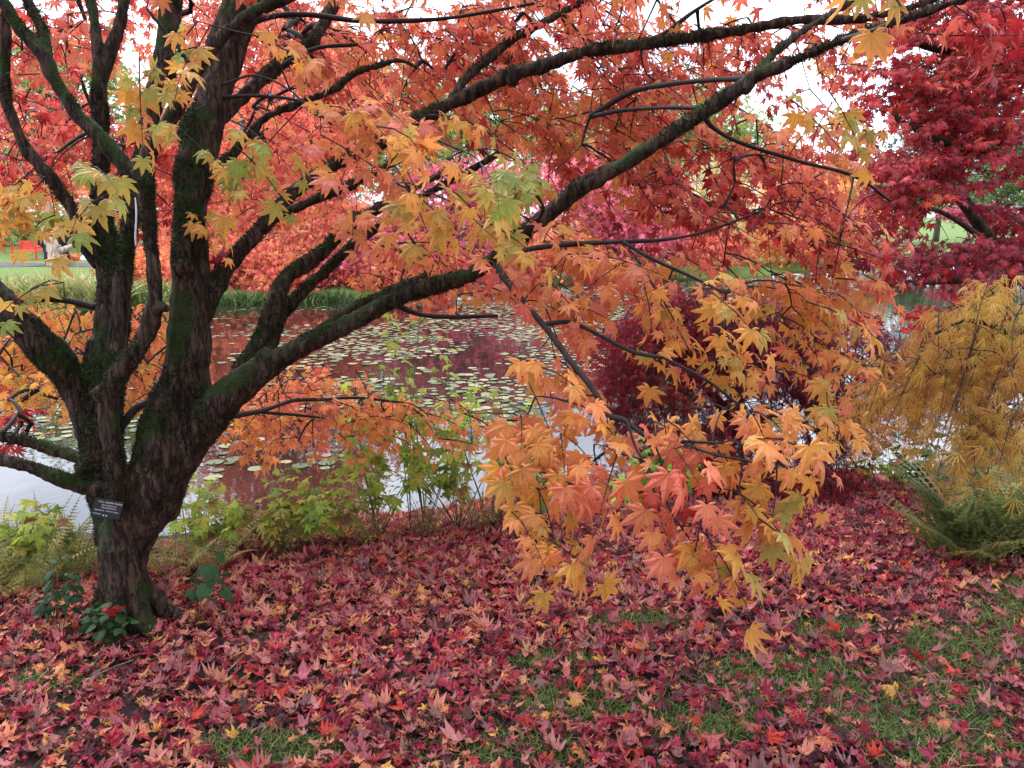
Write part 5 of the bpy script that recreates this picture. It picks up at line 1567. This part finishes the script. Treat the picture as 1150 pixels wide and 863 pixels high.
# keep clear of the trunk
dens[(np.hypot(lt_[:, 0] - tree_base[0], lt_[:, 1] - tree_base[1] - .05) < .12)] = 0
lt_ = lt_[RNG.random(len(lt_)) < dens * .72]
x_, y_, d_ = px_of(lt_)
n = len(lt_)
sizeL = np.clip(RNG.lognormal(math.log(.0265), .30, n), .012, .048)
COLOURS = [("dark plum", (.075, .022, .03), .08), ("deep crimson", (.19, .013, .03), .30), ("cherry red", (.36, .022, .035), .48), ("magenta", (.32, .025, .07), .52), ("scarlet", (.50, .05, .03), .64),
           ("dusty pink", (.48, .17, .155), .78), ("salmon orange", (.58, .20, .10), .88), ("amber yellow", (.60, .32, .07), 1.0), ("brown", (.10, .045, .03), .0)]
# the tree's own orange leaves lie thicker in front of the trunk, crimson ones to the right
pr = np.tile(np.array([.15, .25, .15, .10, .09, .11, .09, .012, .10]), (n, 1))
left = np.clip((700 - x_) / 500, 0, 1)
pr[:, 6] *= 1 + 1.4 * left; pr[:, 5] *= .5 + .9 * left + 1.6 * np.clip((760 - y_) / 90, 0, 1) * np.clip((860 - x_) / 200, 0, 1)
pr[:, 0] *= .7 + .8 * np.clip((x_ - 700) / 300, 0, 1)
pr /= pr.sum(1, keepdims=True)
ck = (pr.cumsum(1) < RNG.random(n)[:, None]).sum(1)
ck = np.clip(ck, 0, 8)
az = RNG.uniform(0, 2 * np.pi, n)
tilt = np.abs(RNG.normal(0, .27, n))
ta = RNG.uniform(0, 2 * np.pi, n)
nrm = np.stack([np.sin(tilt) * np.cos(ta), np.sin(tilt) * np.sin(ta), np.cos(tilt)], -1)
flip = RNG.random(n) < .35
nrm[flip] *= -1
dr = np.stack([np.cos(az), np.sin(az), RNG.normal(0, .15, n)], -1)
lift = .006 + sizeL * (.25 + .5 * np.sin(np.minimum(tilt, 1.2))) + RNG.uniform(0, .018, n)
pos = lt_ + UP * lift[:, None]
inframe = (x_ > -10) & (x_ < 1160) & (y_ > 560) & (y_ < 875)
app = np.where(inframe, sizeL / d_, 0)
# one that lies open near the camera shows largest
order = np.argsort(-app)
big = order[:290]
rest = np.setdiff1d(np.arange(n), big)
mb = MB()
tone_of = np.array([c[2] for c in COLOURS])[ck]
leaves(mb, pos[rest], dr[rest], nrm[rest], sizeL[rest], np.clip(tone_of[rest] + RNG.normal(0, .05, len(rest)), 0, 1), CURLED)
tag(mb.build("leaf_litter", M_LITTER), "thick litter of red, pink and orange fallen maple leaves", "leaf litter", kind='stuff')
gmk = grass_mask(pos)
def zone(i):
    x, y = x_[i], y_[i]
    if gmk[i] > .45: where = "on the grass patch"
    elif x < 330: where = "on dark soil"
    elif gmk[i] > .12: where = "at a grass patch's edge"
    else: where = "on the leaf litter"
    return where
nearest_names = []
for q, i in enumerate(big):
    cname = COLOURS[ck[i]][0]
    post = "upturned" if flip[i] else ("tilted" if tilt[i] > .42 else "flat lying")
    sz = "large" if sizeL[i] > .043 else ("medium" if sizeL[i] > .036 else "small")
    x, y = x_[i], y_[i]
    side = "far left" if x < 230 else "left" if x < 460 else "middle" if x < 690 else "right" if x < 920 else "far right"
    row = "front row" if y > 840 else "second row" if y > 800 else "further back"
    col = np.array(COLOURS[ck[i]][1]) * RNG.uniform(.8, 1.2)
    lab = f"{sz} {post} {cname} fallen leaf {zone(i)}, {side} {row}"
    single_leaf("fallen_leaf", lab, pos[i], dr[i], nrm[i], sizeL[i], col, CURLED[RNG.integers(0, len(CURLED))], "largest fallen maple leaves near the viewer")

# scattered small twigs on the soil
for (px, py, a, ln, lab) in [(95, 775, .5, .16, "pale dry twig on the soil before the trunk"), (445, 655, .1, .1, "short dark twig lying on the leaf litter in the middle"), (250, 770, 1.0, .12, "thin bent twig among leaves right of the trunk's foot")]:
    b_ = on_ground(px, py)
    mb = MB(); tube(mb, catmull([b_ + UP * .03, b_ + np.array([math.cos(a), math.sin(a), 0]) * ln * .5 + UP * .055, b_ + np.array([math.cos(a + .2), math.sin(a + .2), 0]) * ln + UP * .05], 5), np.linspace(.003, .0015, 11), 6)
    tag(mb.build("fallen_twig", M_STEM, origin=b_), lab, "twig")

# ------------------------------------------------------------------ lily pads
M_PAD = None
m, N, L = new_mat("lily_pad")
out = N.new("ShaderNodeOutputMaterial"); bs = N.new("ShaderNodeBsdfPrincipled")
bs.inputs["Roughness"].default_value = .45; bs.inputs["Specular IOR Level"].default_value = .06
oi = N.new("ShaderNodeObjectInfo"); at = N.new("ShaderNodeAttribute"); at.attribute_name = "tone"
rp = ramp_node(N, [(0, (.03, .038, .018)), (.4, (.075, .085, .042)), (.7, (.17, .17, .085)), (.9, (.22, .15, .08)), (1, (.14, .06, .04))])
tc = N.new("ShaderNodeTexCoord"); no = N.new("ShaderNodeTexNoise"); no.inputs["Scale"].default_value = 12
L.new(tc.outputs["Object"], no.inputs["Vector"])
ad = N.new("ShaderNodeMath"); ad.operation = 'MULTIPLY_ADD'; ad.inputs[1].default_value = .3
L.new(no.outputs["Fac"], ad.inputs[0])
ad2 = N.new("ShaderNodeMath"); ad2.operation = 'ADD'; L.new(at.outputs["Fac"], ad2.inputs[0]); L.new(oi.outputs["Alpha"], ad2.inputs[1])
ad3 = N.new("ShaderNodeMath"); ad3.operation = 'SUBTRACT'; ad3.inputs[1].default_value = .15; L.new(ad2.outputs[0], ad3.inputs[0])
L.new(ad3.outputs[0], ad.inputs[2]); L.new(ad.outputs[0], rp.inputs[0]); L.new(rp.outputs[0], bs.inputs["Base Color"]); L.new(bs.outputs[0], out.inputs["Surface"])
M_PAD = m


def pad_template(seed):
    r = np.random.default_rng(seed)
    n_ = 15
    a = np.linspace(.16, 2 * np.pi - .16, n_)
    rr_ = 1 + r.normal(0, .03, n_)
    lift_ = .01 + np.abs(r.normal(0, .02, n_)) + (.10 * np.maximum(0, np.cos(a - r.uniform(0, 6)))) * (seed % 3 == 0)
    v = [(0.05, 0, .01)] + [(rr_[i] * math.cos(a[i]), rr_[i] * math.sin(a[i]), lift_[i]) for i in range(n_)]
    return np.array(v), np.array([(0, i, i + 1) for i in range(1, n_)]), np.ones(n_ + 1)


PADS = [pad_template(s) for s in range(6)]
cand_y = 5.2 + 32 * RNG.random(150000) ** 1.3
cand_x = RNG.uniform(-1, 1, 150000) * (cand_y * .70 + .5)
ok = (cand_y > shore(cand_x) + .35) & (cand_y < far_shore(cand_x) - .4)
pp = np.stack([cand_x, cand_y, np.full(150000, WATER_Z)], -1)[ok]
X_, Y_, D_ = px_of(pp)
# where the photo shows pads: a broad middle raft, thin over the near water and the open right and left bays
pm = np.zeros(len(pp))
for (cx, cy, rx, ry, k) in [(480, 380, 150, 45, 1.0), (470, 430, 160, 40, .85), (620, 370, 150, 45, 1.0), (560, 340, 240, 22, 1.2), (340, 380, 120, 40, .55), (330, 470, 120, 45, .42), (400, 500, 110, 35, .45), (700, 340, 140, 30, 1.0), (90, 460, 110, 40, .22), (240, 500, 80, 40, .25), (850, 320, 120, 20, .5), (560, 480, 60, 40, .30)]:
    q = ((X_ - cx) / rx) ** 2 + ((Y_ - cy) / ry) ** 2
    pm = np.maximum(pm, k * np.clip(1.4 - q, 0, 1))
pm *= np.clip((vnoise(pp * [1, .6, 1], .9, 3) * .6 + vnoise(pp * [1, .7, 1], 2.3, 13) * .4 - .40) * 5, 0, 1)
pp = pp[RNG.random(len(pp)) < pm * .65]
# thin out so that pads do not pile up
keep = []
grid = {}
for i, p in enumerate(pp):
    c = (int(p[0] / .22), int(p[1] / .22))
    if any((pp[j][0] - p[0]) ** 2 + (pp[j][1] - p[1]) ** 2 < .12 ** 2 for dx in (-1, 0, 1) for dy in (-1, 0, 1) for j in grid.get((c[0] + dx, c[1] + dy), ())): continue
    grid.setdefault(c, []).append(i); keep.append(i)
pp = pp[keep]
X_, Y_, D_ = px_of(pp)
n = len(pp)
ps = RNG.uniform(.04, .082, n)
ptone = np.clip(RNG.normal(.52, .22, n), 0, .95)
inf = (X_ > 0) & (X_ < 1150)
order = np.argsort(-np.where(inf, ps / D_ ** 1.5, 0))
big = order[:min(n, 280)]; rest = np.setdiff1d(np.arange(n), big)
mb = MB()
pa = RNG.uniform(0, 2 * np.pi, n)
pd_ = np.stack([np.cos(pa), np.sin(pa), np.zeros(n)], -1)
up_ = UP + RNG.normal(0, .015, (n, 3))
leaves(mb, pp[rest] + UP * .004, pd_[rest], up_[rest], ps[rest], ptone[rest], PADS)
raft = mb.build("lily_pads", M_PAD)
raft.color = (1, 1, 1, 0)
tag(raft, "dense far raft of pale lily pads on the pond", "lily pads", kind='stuff')
PM = []
for tv, tt, tr in PADS:
    b_ = MB(); b_.add(tv, tt, None, tone=0.0); PM.append(b_.mesh("pad_blade", M_PAD))
from mathutils import Euler
for i in big:
    o = bpy.data.objects.new("lily_pad", PM[RNG.integers(0, len(PM))]); COL.objects.link(o)
    o.location = pp[i] + UP * .004; o.scale = (ps[i],) * 3; o.rotation_euler = (float(up_[i][1]) * .8, float(up_[i][0]) * .8, pa[i])
    o.color = (1, 1, 1, float(ptone[i]))
    cw = "dark green" if ptone[i] < .3 else "green" if ptone[i] < .5 else "pale yellow green" if ptone[i] < .72 else "yellowing"
    s_ = "small" if ps[i] < .06 else "broad" if ps[i] > .073 else "medium"
    y, x = Y_[i], X_[i]
    row = "near the bank" if y > 480 else "in the near raft" if y > 420 else "in the middle raft"
    side = "left of the trunk" if x < 110 else "between the maple's stems" if x < 230 else "right of the trunk" if x < 330 else "below the long limb" if x < 450 else "around the tall shoot" if x < 530 else "behind the hanging branch" if x < 720 else "towards the crimson maple"
    tag(o, f"{s_} {cw} lily pad {row}, {side}", "lily pad", "nearer lily pads on the pond")
